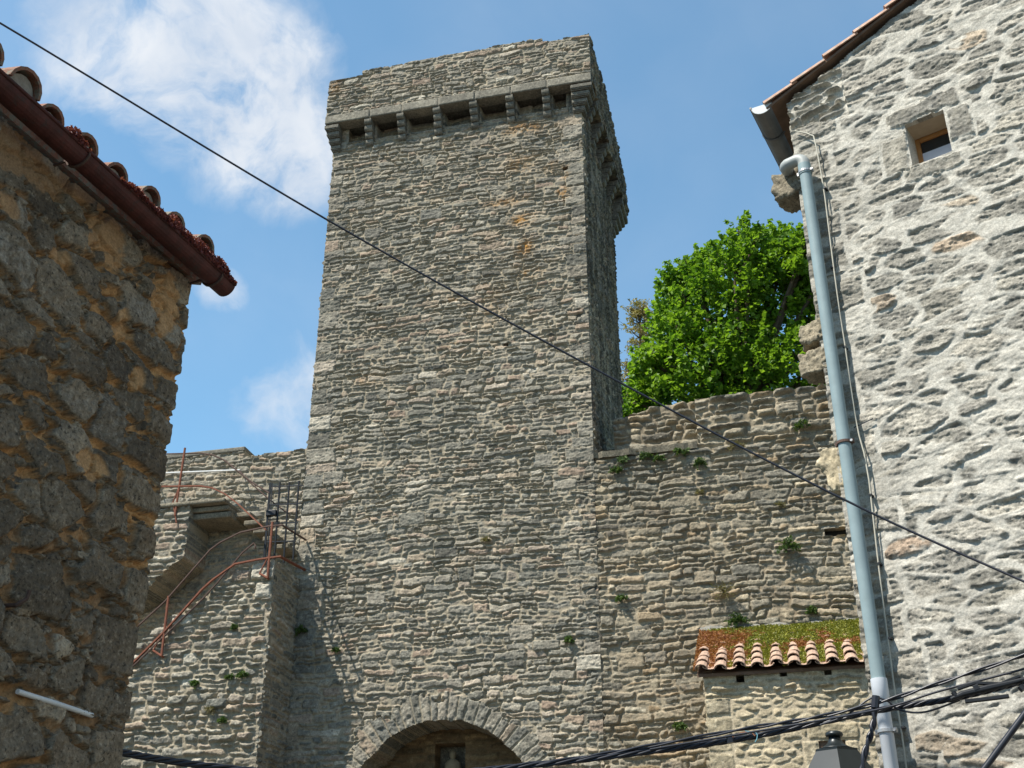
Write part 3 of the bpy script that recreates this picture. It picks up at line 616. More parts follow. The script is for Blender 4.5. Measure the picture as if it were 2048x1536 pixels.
def railings():
    w1 = wb+.085
    def pl(pts, w): return [T.px(px, py, w if len(r) == 0 else r[0]) for px, py, *r in pts]
    g = empty('stair_railing', T.px(323, 1312, w1), 'rusty red iron railing running up the lower stair flight', 'railing')
    MB().tube(pl([(240, 1352), (272, 1320), (330, 1262), (405, 1178), (425, 1160), (470, 1128), (515, 1119), (560, 1113), (610, 1140, .02)], w1), .030, 4, flat=(1, .55)).build('flat_rail', M_RUST, g)
    MB().tube(pl([(240, 1285), (275, 1253), (330, 1203), (420, 1100), (440, 1085), (480, 1065), (535, 1053), (564, 1050), (612, 1080, .02)], w1), .018, 6).build('handrail', M_RUST2, g)
    MB().tube(pl([(240, 1355), (275, 1324), (405, 1198), (435, 1165), (485, 1105), (508, 1086), (511, 1092), (509, 1098)], w1), .016, 6).build('cable_rod', M_RUST2, g)
    for a, b, c in (((337, 1192), (323, 1312), (306, 1301)), ((545, 1044), (535, 1156), (519, 1147))):
        mb = MB(); top = T.px(*a, w1); bot = T.px(*b, w1); k = T.px(*c, w1); mid = bot+(top-bot)*.42
        mb.tube([top, bot], .020, 6); mb.tube([mid, k], .013, 6); mb.tube([k, bot, bot-T.n*.12], .018, 6); mb.build('post', M_RUST, g)
    w2 = wu+.05
    g = empty('stair_railing', T.px(352, 1012, w2), 'thin rusty railing curving down from the upper stair landing', 'railing')
    MB().tube(pl([(300, 974), (330, 973), (400, 972), (425, 976), (450, 988), (475, 1007), (500, 1030), (532, 1060)], w2), .028, 4, flat=(1, .55)).build('flat_rail', M_RUST, g)
    MB().tube(pl([(300, 909), (330, 908), (400, 906), (425, 910), (448, 920), (470, 938), (500, 962), (538, 986)], w2), .014, 6).build('handrail', M_RUST2, g)
    MB().tube(pl([(478, 941), (500, 965), (540, 1000), (580, 1030)], w2*.6), .012, 6).build('cable_rod', M_RUST2, g)
    mb = MB(); top = T.px(370, 896, w2); bot = T.px(353, 1010, w2); k = T.px(346, 1004, w2); mid = bot+(top-bot)*.3
    mb.tube([top, bot, bot-np.array([0, 0, .2])], .020, 6); mb.tube([mid, k, T.px(353, 1046, w2)], .013, 6); mb.build('post', M_RUST, g)
    g = empty('white_rail', T.px(400, 944, .3), 'thin white painted bar across the rampart by the upper landing', 'rail')
    MB().tube(pl([(280, 948), (480, 940)], .3), .017, 6).build('bar', M_WHITE, g)
    MB().tube([T.px(300, 947, .3), T.px(300, 947, .3)-T.n*.35], .012, 6).build('wall_fixing', M_WHITE, g); MB().tube([T.px(474, 940.5, .3), T.px(474, 940.5, .3)-T.n*.35], .010, 6).build('wall_fixing', M_WHITE, g)
    wg = .55
    g = empty('iron_gate', T.px(530, 1135, wg), 'narrow black iron bar gate standing at the top of the lower stair', 'gate')
    P = lambda a: T.px(*a, wg)
    MB().tube([P((541, 966)), P((527, 1136))], .026, 4).tube([P((545, 966)), P((533, 1134))], .012, 4).build('gate_frame', M_IRON, g)
    for a, b in (((560, 965), (548, 1124)), ((579, 964), (567, 1126)), ((598, 962), (586, 1120))): MB().tube([P(a), P(b)], .017, 6).build('bar', M_IRON, g)
    for a, b in (((541, 973), (607, 971)), ((539, 1010), (602, 1007)), ((536, 1047), (596, 1045)), ((532, 1084), (592, 1082))): MB().tube([P(a), P(b)], .014, 4).build('cross_bar', M_IRON, g)
    mb = MB(); c = P((544, 1027)); u, z = T.uz(544, 1027, wg); T.box(mb, u-.095, u+.09, z-.05, z+.05, wg-.03, wg+.05); mb.build('lock', M_IRON, g, bevel=.01)
railings()

# ------------------------------------------------------------------ leaves and plants
def leaves(name, cen, size, mat, parent=None, seed=0, up=.4, aspect=1.0, tint=None, dirs=None):
    r = np.random.default_rng(seed); n = len(cen)
    if dirs is None:
        d = r.normal(0, 1, (n, 3)); d[:, 2] *= .6; d /= np.linalg.norm(d, axis=1)[:, None]
    else: d = dirs
    nn = r.normal(0, 1, (n, 3)); nn[:, 2] = np.abs(nn[:, 2])+up; s = np.cross(d, nn); s /= np.linalg.norm(s, axis=1)[:, None]+1e-9
    nv = np.cross(s, d); sz = (size*r.uniform(.6, 1.35, n))[:, None]
    base = cen-d*sz*.5; tip = cen+d*sz*.5-nv*sz*.12; wd = sz*.42*aspect
    l = cen-d*sz*.02+s*wd+nv*sz*.10; q = cen-d*sz*.02-s*wd+nv*sz*.10
    V = np.stack([base, l, tip, q], 1).reshape(-1, 3); i = np.arange(n)*4
    Fq = np.concatenate([np.stack([i, i+2, i+1], 1), np.stack([i, i+3, i+2], 1)])
    t = r.random(n) if tint is None else np.clip(tint+r.normal(0, .15, n), 0, 1)
    col = np.repeat(np.stack([t, t, t, t], 1), 4, 0)
    return raw_mesh(name, V, Fq, mat, parent, col, smooth=False)

def maple():
    D0 = 27.; r = np.random.default_rng(3)
    base = PD(1500, 1000, D0); base[2] = 5.0
    g = empty('maple_tree', base, 'broad bright green leafy tree rising behind the rampart right of the tower', 'tree')
    s = PD(1500, 640, D0); sl = np.linalg.norm(s-EYE)/F    # metres per photo pixel
    lobes = [(1500, 500, 45), (1470, 560, 80), (1560, 540, 70), (1600, 520, 50), (1400, 575, 65), (1362, 592, 40), (1420, 650, 95), (1352, 660, 52), (1540, 640, 110), (1620, 640, 90), (1345, 750, 58), (1332, 690, 45), (1300, 765, 45), (1285, 810, 48), (1268, 838, 34), (1300, 720, 30), (1390, 750, 100), (1500, 760, 110),
             (1610, 740, 100), (1700, 600, 90), (1720, 720, 120), (1780, 650, 90), (1480, 470, 22), (1455, 520, 35), (1355, 565, 34), (1262, 800, 28), (1560, 490, 32), (1380, 540, 32), (1420, 530, 30), (1525, 480, 24), (1620, 490, 35), (1350, 620, 36), (1640, 560, 55)]
    cen = []; dirs = []; brs = []; tints = []
    for (px, py, rp) in lobes:
        rad = rp*sl; c = PD(px, py, D0+r.uniform(-.9, 1.1))
        brs.append((c, rad))
        nsp = int(35*(rp/60)**2)+12        # sprays: little leafy shoots over the lobe
        for _ in range(nsp):
            d = r.normal(0, 1, 3); d /= np.linalg.norm(d); q = r.uniform(.45, 1.05)
            p = c+d*rad*q*np.array([1, 1, .92]); ln = r.uniform(.3, .68); dd = d*.75+np.array([0, 0, .65])+r.normal(0, .3, 3); dd /= np.linalg.norm(dd)
            m = int(r.uniform(18, 44)); t = r.uniform(0, 1, m)[:, None]
            cen.append(p+dd*ln*(t-.3)+r.normal(0, .085, (m, 3))*(1.25-t)); tints.append(np.full(m, r.uniform(.15, .9))); o = r.normal(0, 1, (m, 3))+dd*.8; o[:, 2] -= .35; dirs.append(o/np.linalg.norm(o, axis=1)[:, None])
    cen = np.concatenate(cen); dirs = np.concatenate(dirs); print('maple leaves', len(cen))
    leaves('crown', cen, .125, M_LEAF, g, 5, up=1.2, dirs=dirs, aspect=1.15, tint=np.concatenate(tints))
    mb = MB(); top = base+np.array([0, 0, 5.5]); mb.tube([base, base+np.array([.1, 0, 2.5]), top, top+np.array([0, 0, 3.]), PD(1510, 560, D0)], [.38, .3, .24, .16, .05], 10)
    for c, rad in brs:
        st = base+(np.array([0, 0, 1.])*min(max(c[2]-base[2]-2.2, 2.5), 9)); mid = (st+c)/2+np.array([0, 0, .25]); mb.tube([st, mid, c, c+(c-mid)/np.linalg.norm(c-mid)*rad*.7], [.11, .075, .04, .012], 5)
        for _ in range(4):
            d = r.normal(0, 1, 3); d[2] = abs(d[2]); d /= np.linalg.norm(d); mb.tube([c, c+d*rad*.9], [.025, .008], 4)
    mb.build('trunk', M_BARK, g, smooth=True)
maple()
def drytree():
    D0 = 31.; r = np.random.default_rng(8); base = PD(1258, 1000, D0); base[2] = 5
    g = empty('dry_tree', base, 'thin brownish sparse tree showing between the tower and the big green tree', 'tree')
    mb = MB(); top = PD(1280, 605, D0); mb.tube([base, (base+top)/2, top], [.2, .12, .02], 7); cen = []; dr = []
    for i in range(240):
        t = r.uniform(.35, .99); p = base+(top-base)*t; a = r.uniform(0, 2*math.pi); ln = (.35+1.5*(1-t))*r.uniform(.6, 1.15)
        e = p+np.array([math.cos(a)*ln, math.sin(a)*ln, ln*r.uniform(.1, .6)]); mb.tube([p, (p+e)/2-np.array([0, 0, .04]), e], [.022, .013, .005], 4)
        for k in range(4):
            s = p+(e-p)*r.uniform(.4, 1); q = r.normal(0, .22, 3); q[2] = abs(q[2])*.8; mb.tube([s, s+q], [.008, .004], 3)
            m = 11; cen.append(s+q*r.uniform(.2, 1.1, (m, 1))+r.normal(0, .04, (m, 3))); o = r.normal(0, 1, (m, 3)); dr.append(o/np.linalg.norm(o, axis=1)[:, None])
    mb.build('trunk', M_BARK, g); leaves('crown', np.concatenate(cen), .10, M_TWIG, g, 4, dirs=np.concatenate(dr), aspect=.6)
drytree()

def tuft(px, py, size, kind, label, w=.03, hang=0.0, n=None):
    r = np.random.default_rng(int(px*7+py)); c = T.px(px, py, w); nm = {'fern': 'wall_fern', 'dry': 'dry_wall_plant'}[kind]
    g = empty(nm, c, label, 'plant', 'plants growing from the old masonry')
    cen = []; dr = []; n = n or int(14+size*60); mb = MB()
    for i in range(n):
        d = T.t*r.normal(0, .9)+T.n*r.uniform(.2, 1)+np.array([0, 0, r.uniform(-.3, 1)-hang]); d /= np.linalg.norm(d); ln = size*r.uniform(.5, 1.1)
        dr2 = np.array([0, 0, -.35*ln])
        pts = [c, c+d*ln*.5+dr2*.15, c+d*ln+dr2]; mb.tube(pts, [.004, .003, .0015], 3)
        k = 9; t = r.uniform(.25, 1, (k, 1)); cen.append(c+d*ln*t+dr2*t*t+r.normal(0, .012, (k, 3))); o = d+r.normal(0, .7, (k, 3)); dr.append(o/np.linalg.norm(o, axis=1)[:, None])
    m = M_FERN if kind == 'fern' else M_DRY
    mb.build('stem', M_BARK if kind == 'dry' else M_FERN, g); leaves('foliage', np.concatenate(cen), .055 if kind == 'fern' else .04, m, g, int(px), dirs=np.concatenate(dr), aspect=.6 if kind == 'fern' else .3)
tuft(1606, 852, .15, 'fern', 'round green plant tuft on the upper rampart near the downpipe')
tuft(1474, 892, .17, 'dry', 'yellowish dry tuft on the rampart just above the black overhead wire')
tuft(1574, 1092, .26, 'fern', 'largest green fern on the rampart above the mossy lean-to roof', hang=.2)
tuft(1362, 902, .15, 'fern', 'green plant at the right end of the rampart ledge', hang=.3)
tuft(1290, 908, .13, 'fern', 'green plant hanging at the middle of the rampart ledge', hang=.8)
tuft(1245, 914, .12, 'fern', 'green plant hanging near the tower end of the rampart ledge', hang=.9)
tuft(1318, 912, .10, 'fern', 'small green plant hanging right of the ledge middle', hang=.9)
tuft(1233, 942, .13, 'fern', 'yellow green tuft below the ledge beside the tower corner')
tuft(1400, 925, .14, 'fern', 'loose green plant below the right end of the ledge', hang=.3)
tuft(1450, 1185, .34, 'dry', 'big wispy dry plant on the rampart left above the mossy roof', n=40, hang=.2)
tuft(1478, 1240, .22, 'fern', 'grey green plant rooted where the mossy roof meets the rampart')
tuft(1624, 1222, .10, 'fern', 'tiny green plant just above the mossy roof near the downpipe')
tuft(1243, 1196, .10, 'fern', 'small green tuft on the rampart seam right of the tower base')
tuft(1137, 1280, .10, 'fern', 'small green tuft on the tower front above the right of the arch')
tuft(972, 1080, .09, 'dry', 'little brown tuft on the tower front below its middle')
tuft(1360, 1452, .12, 'fern', 'green tuft on the rampart left of the small house corner')
tuft(1400, 985, .09, 'dry', 'thin dry tuft below the ledge left of the wire')
tuft(1560, 1010, .10, 'dry', 'pale dry tuft right of the overhead wire on the rampart')
tuft(486, 1350, .10, 'fern', 'brightest round green tuft on the stair wall', w=wb+.03)
tuft(459, 1354, .07, 'fern', 'small dark green tuft left of the brightest one on the stair wall', w=wb+.03)
tuft(391, 1367, .09, 'fern', 'thin green tuft on the stair wall under the lower railing post', w=wb+.03)
tuft(470, 1255, .06, 'fern', 'tiny green tuft on the upper stair wall below the railing', w=wb+.03)
tuft(446, 1442, .08, 'fern', 'faint green tuft lowest on the stair wall', w=wb+.03)
tuft(424, 1415, .12, 'dry', 'hanging brown dry tuft on the stair wall', w=wb+.03, hang=.8)
tuft(604, 1262, .14, 'fern', 'dark green tuft in the shade right of the stair block', w=.03)
tuft(672, 1300, .07, 'fern', 'small tuft at the edge of the stair block shadow', w=.03)

# ------------------------------------------------------------------ small lean-to house
def leanto():
    wf, we = 1.7, 1.80
    e0 = T.uz(1386, 1350, we); e1 = T.uz(1735, 1318, we); t0 = T.uz(1402, 1272, .05); ze = (e0[1]+e1[1])/2; zt = t0[1]
    uL = T.uz(1412, 1400, wf)[0]; uR = e1[0]+.9; uE = e0[0]
    print('leanto', e0, e1, t0, T.uz(1725, 1247, .05), uL)
    g = empty('lean_to_house', T.P((uL+uR)/2, 0, .9), 'small pale stone lean-to house with a mossy red tile roof against the rampart', 'house')
    us = lin(uL, uR, .012); zs = lin(0, ze-.02, .012); U, Z = np.meshgrid(us, zs)
    rects = []; r = random.Random(9)
    for i in range(4): pass
    for a in (uL-.1, ): 
        z = 1.0
        while z < ze-.5: h = r.uniform(.35, .6); rects.append((a, a+r.choice((.22, .32, .42)), z, z+h)); z += h+.01
    x0, z1 = T.uz(1636, 1479, wf); x1, z0 = T.uz(1697, 1536, wf); z1 = T.uz(1665, 1480, wf)[1]
    rects += [(x0-.12, x1+.2, z1+.0, z1+.22), (x1, x1+.18, z0-.1, z1), (x0-.2, x0, z0-.2, z1)]
    ru = rubble(U, Z, 6, .22, .10, joint=.16, edge=.35, amp=.018, rough=.010, rects=rects)
    cs = coursed(U, Z, 71, hr=(.07, .13), wr=(.15, .4), amp=.03, rough=.01)
    for q in ('h', 'r1', 'r2', 'm'): ru[q] = np.where(Z > ze-.36, cs[q], ru[q])
    UC, ZC = np.meshgrid((us[1:]+us[:-1])/2, (zs[1:]+zs[:-1])/2)
    hole = (UC > x0) & (UC < x1) & (ZC < z1) & (ZC > z1-.6)
    for px, py in ((1480, 1356), (1566, 1344), (1656, 1340)):
        a, b = T.uz(px, py, wf); hole |= (abs(UC-a) < .05) & (abs(ZC-b) < .06)
    wallgrid('wall', T, us, zs, ru['h'], pack(ru), M_LEAN, g, ~hole, w=wf, skirt=.22)
    S = Fr(T.P(uL, 0, 0), 193.7); us = lin(.02, wf, .02); zs = lin(0, zt, .02); U, Z = np.meshgrid(us, zs); cs = rubble(U, Z, 7, .2, .1, rects=()); UC, ZC = np.meshgrid((us[1:]+us[:-1])/2, (zs[1:]+zs[:-1])/2)
    wallgrid('wall', S, us, zs, cs['h'], pack(cs), M_LEAN, g, ZC < zt-.06+(ze-zt)*UC/we, skirt=.15)
    mb = MB(); T.box(mb, uL+.1, uR-.1, .5, ze-.05, wf-.45, wf-.24); mb.build('inside', M_DARK, g)
    wn = MB(); T.box(wn, x0+.005, x1-.005, z1-.09, z1-.005, wf-.18, wf-.03); f = wn.build('window', M_WOODD, g)
    MB2 = MB(); T.box(MB2, x0+.005, x0+.05, z1-.59, z1-.09, wf-.18, wf-.1); T.box(MB2, x1-.05, x1-.005, z1-.59, z1-.09, wf-.18, wf-.1); MB2.build('frame', M_WOODD, f)
    # canal tile roof
    pitch = .245; na = int((uR-uE)/pitch)+1; rowsl = math.hypot(we, zt-ze); nrow = 7; sl = np.array([0, 0, zt-ze])-T.n*we; sl = sl/np.linalg.norm(sl); nr = np.cross(T.t, sl); L = rowsl/nrow
    E0 = T.P(uE, ze, we); V = []; Fs = []; rr_ = random.Random(3)
    mb = MB()
    for a in range(na):
        for b in range(nrow):
            j = rr_.uniform(-.018, .018); k = 7; lj = rr_.uniform(-.012, .02)
            for kind in (0, 1):     # trough tile, then cover tile
                uc = pitch*(a+.5)+(pitch*.5 if kind == 0 else 0)+j; r0, r1 = (.088, .078) if kind else (.10, .09); Vt = []
                for q, (sp, rad) in enumerate(((b*L-.03+lj*2, r0), ((b+1)*L+.03, r1))):
                    lift = (.022 if q == 0 else -.002)+lj*.6
                    for th in range(2):
                        for i in range(k):
                            an = math.pi*i/(k-1); rd = rad-(0.014 if th else 0)
                            if kind: off = T.t*(-math.cos(an)*rd)+nr*(math.sin(an)*rd*.80+.012+lift)
                            else: off = T.t*(-math.cos(an)*rd)+nr*(-math.sin(an)*rd*.45+.045+lift)
                            Vt.append(E0+T.t*uc+sl*sp+off)
                Ft = []
                for i in range(k-1):
                    Ft += [(i, i+1, 2*k+i+1, 2*k+i), (k+i+1, k+i, 3*k+i, 3*k+i+1), (i+1, i, k+i, k+i+1), (2*k+i, 2*k+i+1, 3*k+i+1, 3*k+i)]
                Ft += [(0, 2*k, 3*k, k), (k-1, 2*k-1, 4*k-1, 3*k-1)]
                mb.add(Vt, Ft)
    rf = mb.build('roof', M_TERRAP, g, smooth=False)
    mb = MB(); mb.prism([T.P(uE+.05, ze-.06, we-.06), T.P(uR, ze-.06, we-.06), T.P(uR, zt-.06, .02), T.P(uE+.05, zt-.06, .02)], np.array([0, 0, .04])); mb.build('roof_boarding', M_WOODD, rf)
    # mortar flashing against the rampart
    us2 = np.linspace(uE, uR, 60); P = []; rr = np.random.default_rng(5)
    for u in us2:
        q = fbm(np.array([u*4]), np.array([2.]), 3)[0]; P += [T.P(u, zt-.06, .22), T.P(u, zt+.02+.04*q, .11), T.P(u, zt+.03+.16*q, .01)]
    mb = MB(); mb.add(P, [(i*3+q, i*3+3+q, i*3+4+q, i*3+1+q) for i in range(59) for q in range(2)]); mb.build('flashing', M_CAPM, g, smooth=True)
    # stonecrop carpet
    r = np.random.default_rng(12); n = 52000; a = r.uniform(0, uR-uE, n); b = r.uniform(0.02, 1, n)
    fill = .016+.085*sm(b, .05, .75)+.04*(fbm(a*3, b*6, 3)-.5)
    ph = ((a/pitch) % 1)-.5; tile = np.maximum(0, .092*np.sqrt(np.maximum(0, 1-(ph/.36)**2))*.8+.012)
    keep = fill > tile-.012; a, b, fill = a[keep], b[keep], fill[keep]
    red = sm(fbm(a*1.6+8, b*2.6, 4, .6)+.30*np.exp(-a/.40)+.12*(.5-b), .65, .80)
    cen = E0+T.t*a[:, None]+sl*(b*rowsl)[:, None]+nr*(fill+r.uniform(-.012, .022, len(a)))[:, None]
    o = nr+r.normal(0, .7, (len(a), 3)); o /= np.linalg.norm(o, axis=1)[:, None]; isr = r.random(len(a)) < red
    for nm, mk, mt, lb in (('stonecrop', ~isr, M_SEDUM, 'yellow green stonecrop carpeting the small lean-to roof'), ('stonecrop', isr, M_SEDR, 'rust red stonecrop patches along the lean-to roof edge')):
        x = leaves(nm, cen[mk], .030, mt, None, 3, dirs=o[mk], aspect=.9); tag(x, lb, 'stonecrop', kind='stuff')
leanto()

# ------------------------------------------------------------------ left house
def lefthouse():
    uc = .02; ze = 4.52
    g = empty('stone_house', LH.P(-1.5, 0, -2), 'dark shaded rubble house with a red brown gutter on the left', 'house')
    us = lin(-3.2, uc, .0058); zs = lin(.9, ze, .0058); U, Z = np.meshgrid(us, zs)
    rects = []; r = random.Random(5); z = 1.
    while z < ze-.5:
        h = r.uniform(.12, .24); rects.append((uc-r.choice((.2, .28, .16)), uc+.05, z, z+h)); z += h+.03
    mz = rubble(U, Z, 2, .20, .142, jit=.95, p=3.6, joint=.15, edge=.085, amp=.018, rough=.007, wt=.7, warp=.34, rects=rects, crev=.030, ms=(.9, 1.1))
    # small pinning stones in the joints
    m2 = rubble(U, Z, 13, .060, .034, jit=.95, p=3.2, joint=.12, edge=.14, amp=.010, rough=.008, wt=.6, warp=.4, crev=.014, ms=(.8, 1.2))
    gap = mz['m'] > .5; ps = gap & (m2['r1'] > .35) & (m2['m'] < .5); mz['h'] = np.where(ps, -.004+m2['h'], mz['h']); mz['m'] = np.where(ps, m2['m'], mz['m']); mz['r1'] = np.where(ps, m2['r2'], mz['r1'])
    mz['h'] -= .014*mz['m']*(.2+1.6*fbm(U*9, Z*9, 4, .6)); tl = fbm(U*6+mz['r1']*50, Z*6+mz['r2']*50, 2)-.5; mz['h'] += (1-mz['m'])*(.012*np.round(tl*6)/6+.014*tl)
    mz['h'] += .022*(fbm(U*26, Z*26, 5, .72)-.5)*(.30+1.5*mz['m'])+.006*(fbm(U*90, Z*90, 2)-.5); mz['h'] *= .55+.45*sm(U, uc, uc-.12)
    # orange mortar smeared near the eave and the corner, pale lichen on the upper stones
    sp = 0
    for px, py, su, sz in ((215, 470, .13, .16), (330, 600, .10, .14), (60, 330, .22, .10), (150, 380, .12, .10), (20, 420, .06, .05), (120, 520, .08, .04), (270, 760, .05, .07), (180, 930, .09, .05), (240, 640, .05, .07)):
        a_, b_ = LH.uz(px, py); sp = np.maximum(sp, np.exp(-((U-a_)/su)**2-((Z-b_)/sz)**2))
    sm_ = sm(.62*sp+.75*(fbm(U*7+5, Z*7+1, 5, .62)-.5)+.20*(fbm(U*40, Z*40, 3)-.5), .24, .34)
    mz['m'] = np.maximum(mz['m'], .85*sm_); mz['h'] = mz['h']*(1-.5*sm_)
    st = .6*sm(fbm(U*5+9, Z*5, 5, .65), .52, .60)*(1-mz['m'])*sm(Z, 3.2, 4.2)*(mz['r2'] > .4)
    UC, ZC = np.meshgrid((us[1:]+us[:-1])/2, (zs[1:]+zs[:-1])/2); mk = UC < uc-.012+.014*2*(fbm(ZC*8, ZC*0+2, 4, .6)-.5)
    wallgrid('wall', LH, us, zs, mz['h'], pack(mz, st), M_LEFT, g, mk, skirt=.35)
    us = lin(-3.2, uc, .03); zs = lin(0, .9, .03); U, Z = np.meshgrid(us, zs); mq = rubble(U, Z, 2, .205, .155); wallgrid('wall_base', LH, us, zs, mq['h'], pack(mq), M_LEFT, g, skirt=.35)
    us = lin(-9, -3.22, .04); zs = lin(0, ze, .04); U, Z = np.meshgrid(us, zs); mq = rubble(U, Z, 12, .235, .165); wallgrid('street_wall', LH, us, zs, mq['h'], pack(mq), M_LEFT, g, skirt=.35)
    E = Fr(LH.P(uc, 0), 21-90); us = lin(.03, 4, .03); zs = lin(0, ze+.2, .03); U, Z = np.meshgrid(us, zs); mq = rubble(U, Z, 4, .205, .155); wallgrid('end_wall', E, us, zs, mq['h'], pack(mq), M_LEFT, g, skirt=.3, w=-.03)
    mb = MB(); LH.box(mb, -3.2, uc-.3, 0.02, ze, -4, -.36); mb.build('core', M_DARK, g)
    # tile roof: slab, eave stones and rows of canal tiles ending at the eave
    slope = R_(17); sd_ = -LH.n*math.cos(slope)+np.array([0, 0, math.sin(slope)]); nr = np.cross(LH.t, sd_)
    mb = MB(); E0 = LH.P(-3.2, ze+.015, .02); mb.prism([E0, E0+LH.t*3.25, E0+LH.t*3.25+sd_*3.9, E0+sd_*3.9], nr*.045); rf = mb.build('roof', M_TERRAD, g)
    ends = [(45, 166), (112, 226), (176, 286), (238, 348), (290, 402), (346, 446), (398, 496)]
    uu = [LH.uz(px, py, .11)[0] for px, py in ends]; print('tile u', uu); step = (uu[-1]-uu[0])/6
    rr = random.Random(6); allu = [uu[0]-step*k for k in range(8, 0, -1)]+uu
    plug = MB()
    for i, u in enumerate(allu):
        mb = MB(); Rr = .066*rr.uniform(.9, 1.12)*(1.3 if i == 8 else 1); jj = rr.uniform(-.02, .03); skew = LH.t*rr.uniform(-.03, .03); k = 9
        for row in range(6):
            Vt = []; base = LH.P(u, ze+.062, .105+jj)+(sd_+skew)*(row*.36)
            for q in range(2):
                for th in range(2):
                    for a in range(k):
                        an = math.pi*a/(k-1); rd = (Rr if q == 0 else Rr*.86)-(.013 if th else 0); Vt.append(base+sd_*(.42*q)+LH.t*(-math.cos(an)*rd)+nr*(math.sin(an)*rd+(.018 if q == 0 else 0)))
            Ft = []
            for a in range(k-1): Ft += [(a, a+1, 2*k+a+1, 2*k+a), (k+a+1, k+a, 3*k+a, 3*k+a+1), (a+1, a, k+a, k+a+1), (2*k+a, 2*k+a+1, 3*k+a+1, 3*k+a)]
            Ft += [(0, 2*k, 3*k, k), (k-1, 2*k-1, 4*k-1, 3*k-1)]; mb.add(Vt, Ft)
        mb.build('roof_tile', M_TERRAD, rf)
        if i != len(allu)-2:
            b = LH.P(u, ze+.062, .105+jj)+sd_*.025; ring = [b+LH.t*(-math.cos(a)*(Rr-.014))+nr*(math.sin(a)*(Rr-.010)) for a in np.linspace(0, math.pi, 9)]; plug = MB(); plug.prism(ring, sd_*.1); plug.build('tile_mortar', M_MORT, rf)
    # gutter: half round trough with rolled rim, held by iron straps
    rad = .051; ge = LH.uz(438, 562, .12); gw = .125; zg = ze+.01; ue = LH.uz(452, 575, gw)[0]; print('gutter end', ge, ue)
    mb = MB(); k = 12; prof = []
    for a in np.linspace(0, math.pi, k): prof.append((gw+rad*math.cos(a), zg-rad*math.sin(a)))
    for a in np.linspace(math.pi, 0, k): prof.append((gw+(rad-.004)*math.cos(a), zg-(rad-.004)*math.sin(a)))
    mb.prism([LH.P(-3.2, z, w_) for w_, z in prof], LH.t*(ue+3.2)); gt = mb.build('gutter', M_GUTL, g)
    MB().tube([LH.P(-3.2, zg, gw+rad), LH.P(ue, zg, gw+rad)], .008, 8).build('rim', M_GUTL, gt, smooth=True)
    mb = MB(); LH.box(mb, ue-.006, ue-.001, zg-rad*.2, zg, gw-rad*.9, gw+rad*.9); 
    disc = [LH.P(ue-.006, zg-.002, gw-rad+.004)]+[LH.P(ue-.006, zg-(rad-.003)*math.sin(a), gw-(rad-.003)*math.cos(a)) for a in np.linspace(.15, math.pi-.15, 10)]+[LH.P(ue-.006, zg-.002, gw+rad-.004)]
    mb2 = MB(); mb2.prism(disc, LH.t*.004); mb2.build('end_cap', M_GUTL, gt)
    for u in (uc-.03, uc-.95, uc-1.9):
        pts = [LH.P(u, zg-.02, .0)]+[LH.P(u, zg-(rad+.005)*math.sin(a), gw-(rad+.005)*math.cos(a)) for a in np.linspace(math.pi, .0, 10)]
        MB().tube(pts, .006, 4, flat=(1, 1)).build('bracket', M_RUST2, gt)
    # pipe stub in the wall and hook
    a, b = LH.px(38, 1384, .010), LH.px(184, 1431, .010); MB().tube([a-(b-a)*.02, a, (a+b)/2+LH.n*.004, b], .0095, 8).build('conduit', M_WHITE, g, smooth=True)
    h = LH.px(30, 1180, .03); MB().tube([h-LH.n*.06-np.array([0, 0, .05]), h-np.array([0, 0, .055])+LH.n*.02, h+LH.t*.02-np.array([0, 0, .03])+LH.n*.04, h+LH.t*.02+LH.n*.045], .008, 6).build('hook', M_RUST2, g)
    # stonecrop growing in the gutter
    r = np.random.default_rng(31); n = 15000; u = r.uniform(-1.4, ue-.01, n); dens = sm(fbm(u*7, u*0+4, 3)+.35*sm(u, -.95, -.35)-.2*sm(u, .03, .1), .50, .68); kp = r.random(n) < dens; u = u[kp]
    hgt = .012+.075*sm(fbm(u*11+3, u*0+9, 4, .6), .3, .8); n = len(u); wv = r.uniform(-.02, .068, n)
    cen = LH.o+LH.t*u[:, None]+LH.n*(gw+wv)[:, None]; cen[:, 2] = zg-.004+r.uniform(0, 1, n)*hgt*(1-.6*(np.maximum(wv-.03, 0)/.04)**2)
    o = np.array([0, 0, .8])+r.normal(0, .7, (n, 3)); o /= np.linalg.norm(o, axis=1)[:, None]
    tag(leaves('stonecrop', cen, .016, M_SEDP, None, 6, dirs=o, aspect=.8), 'dark red stonecrop growing along the red brown gutter', 'stonecrop', kind='stuff')
lefthouse()

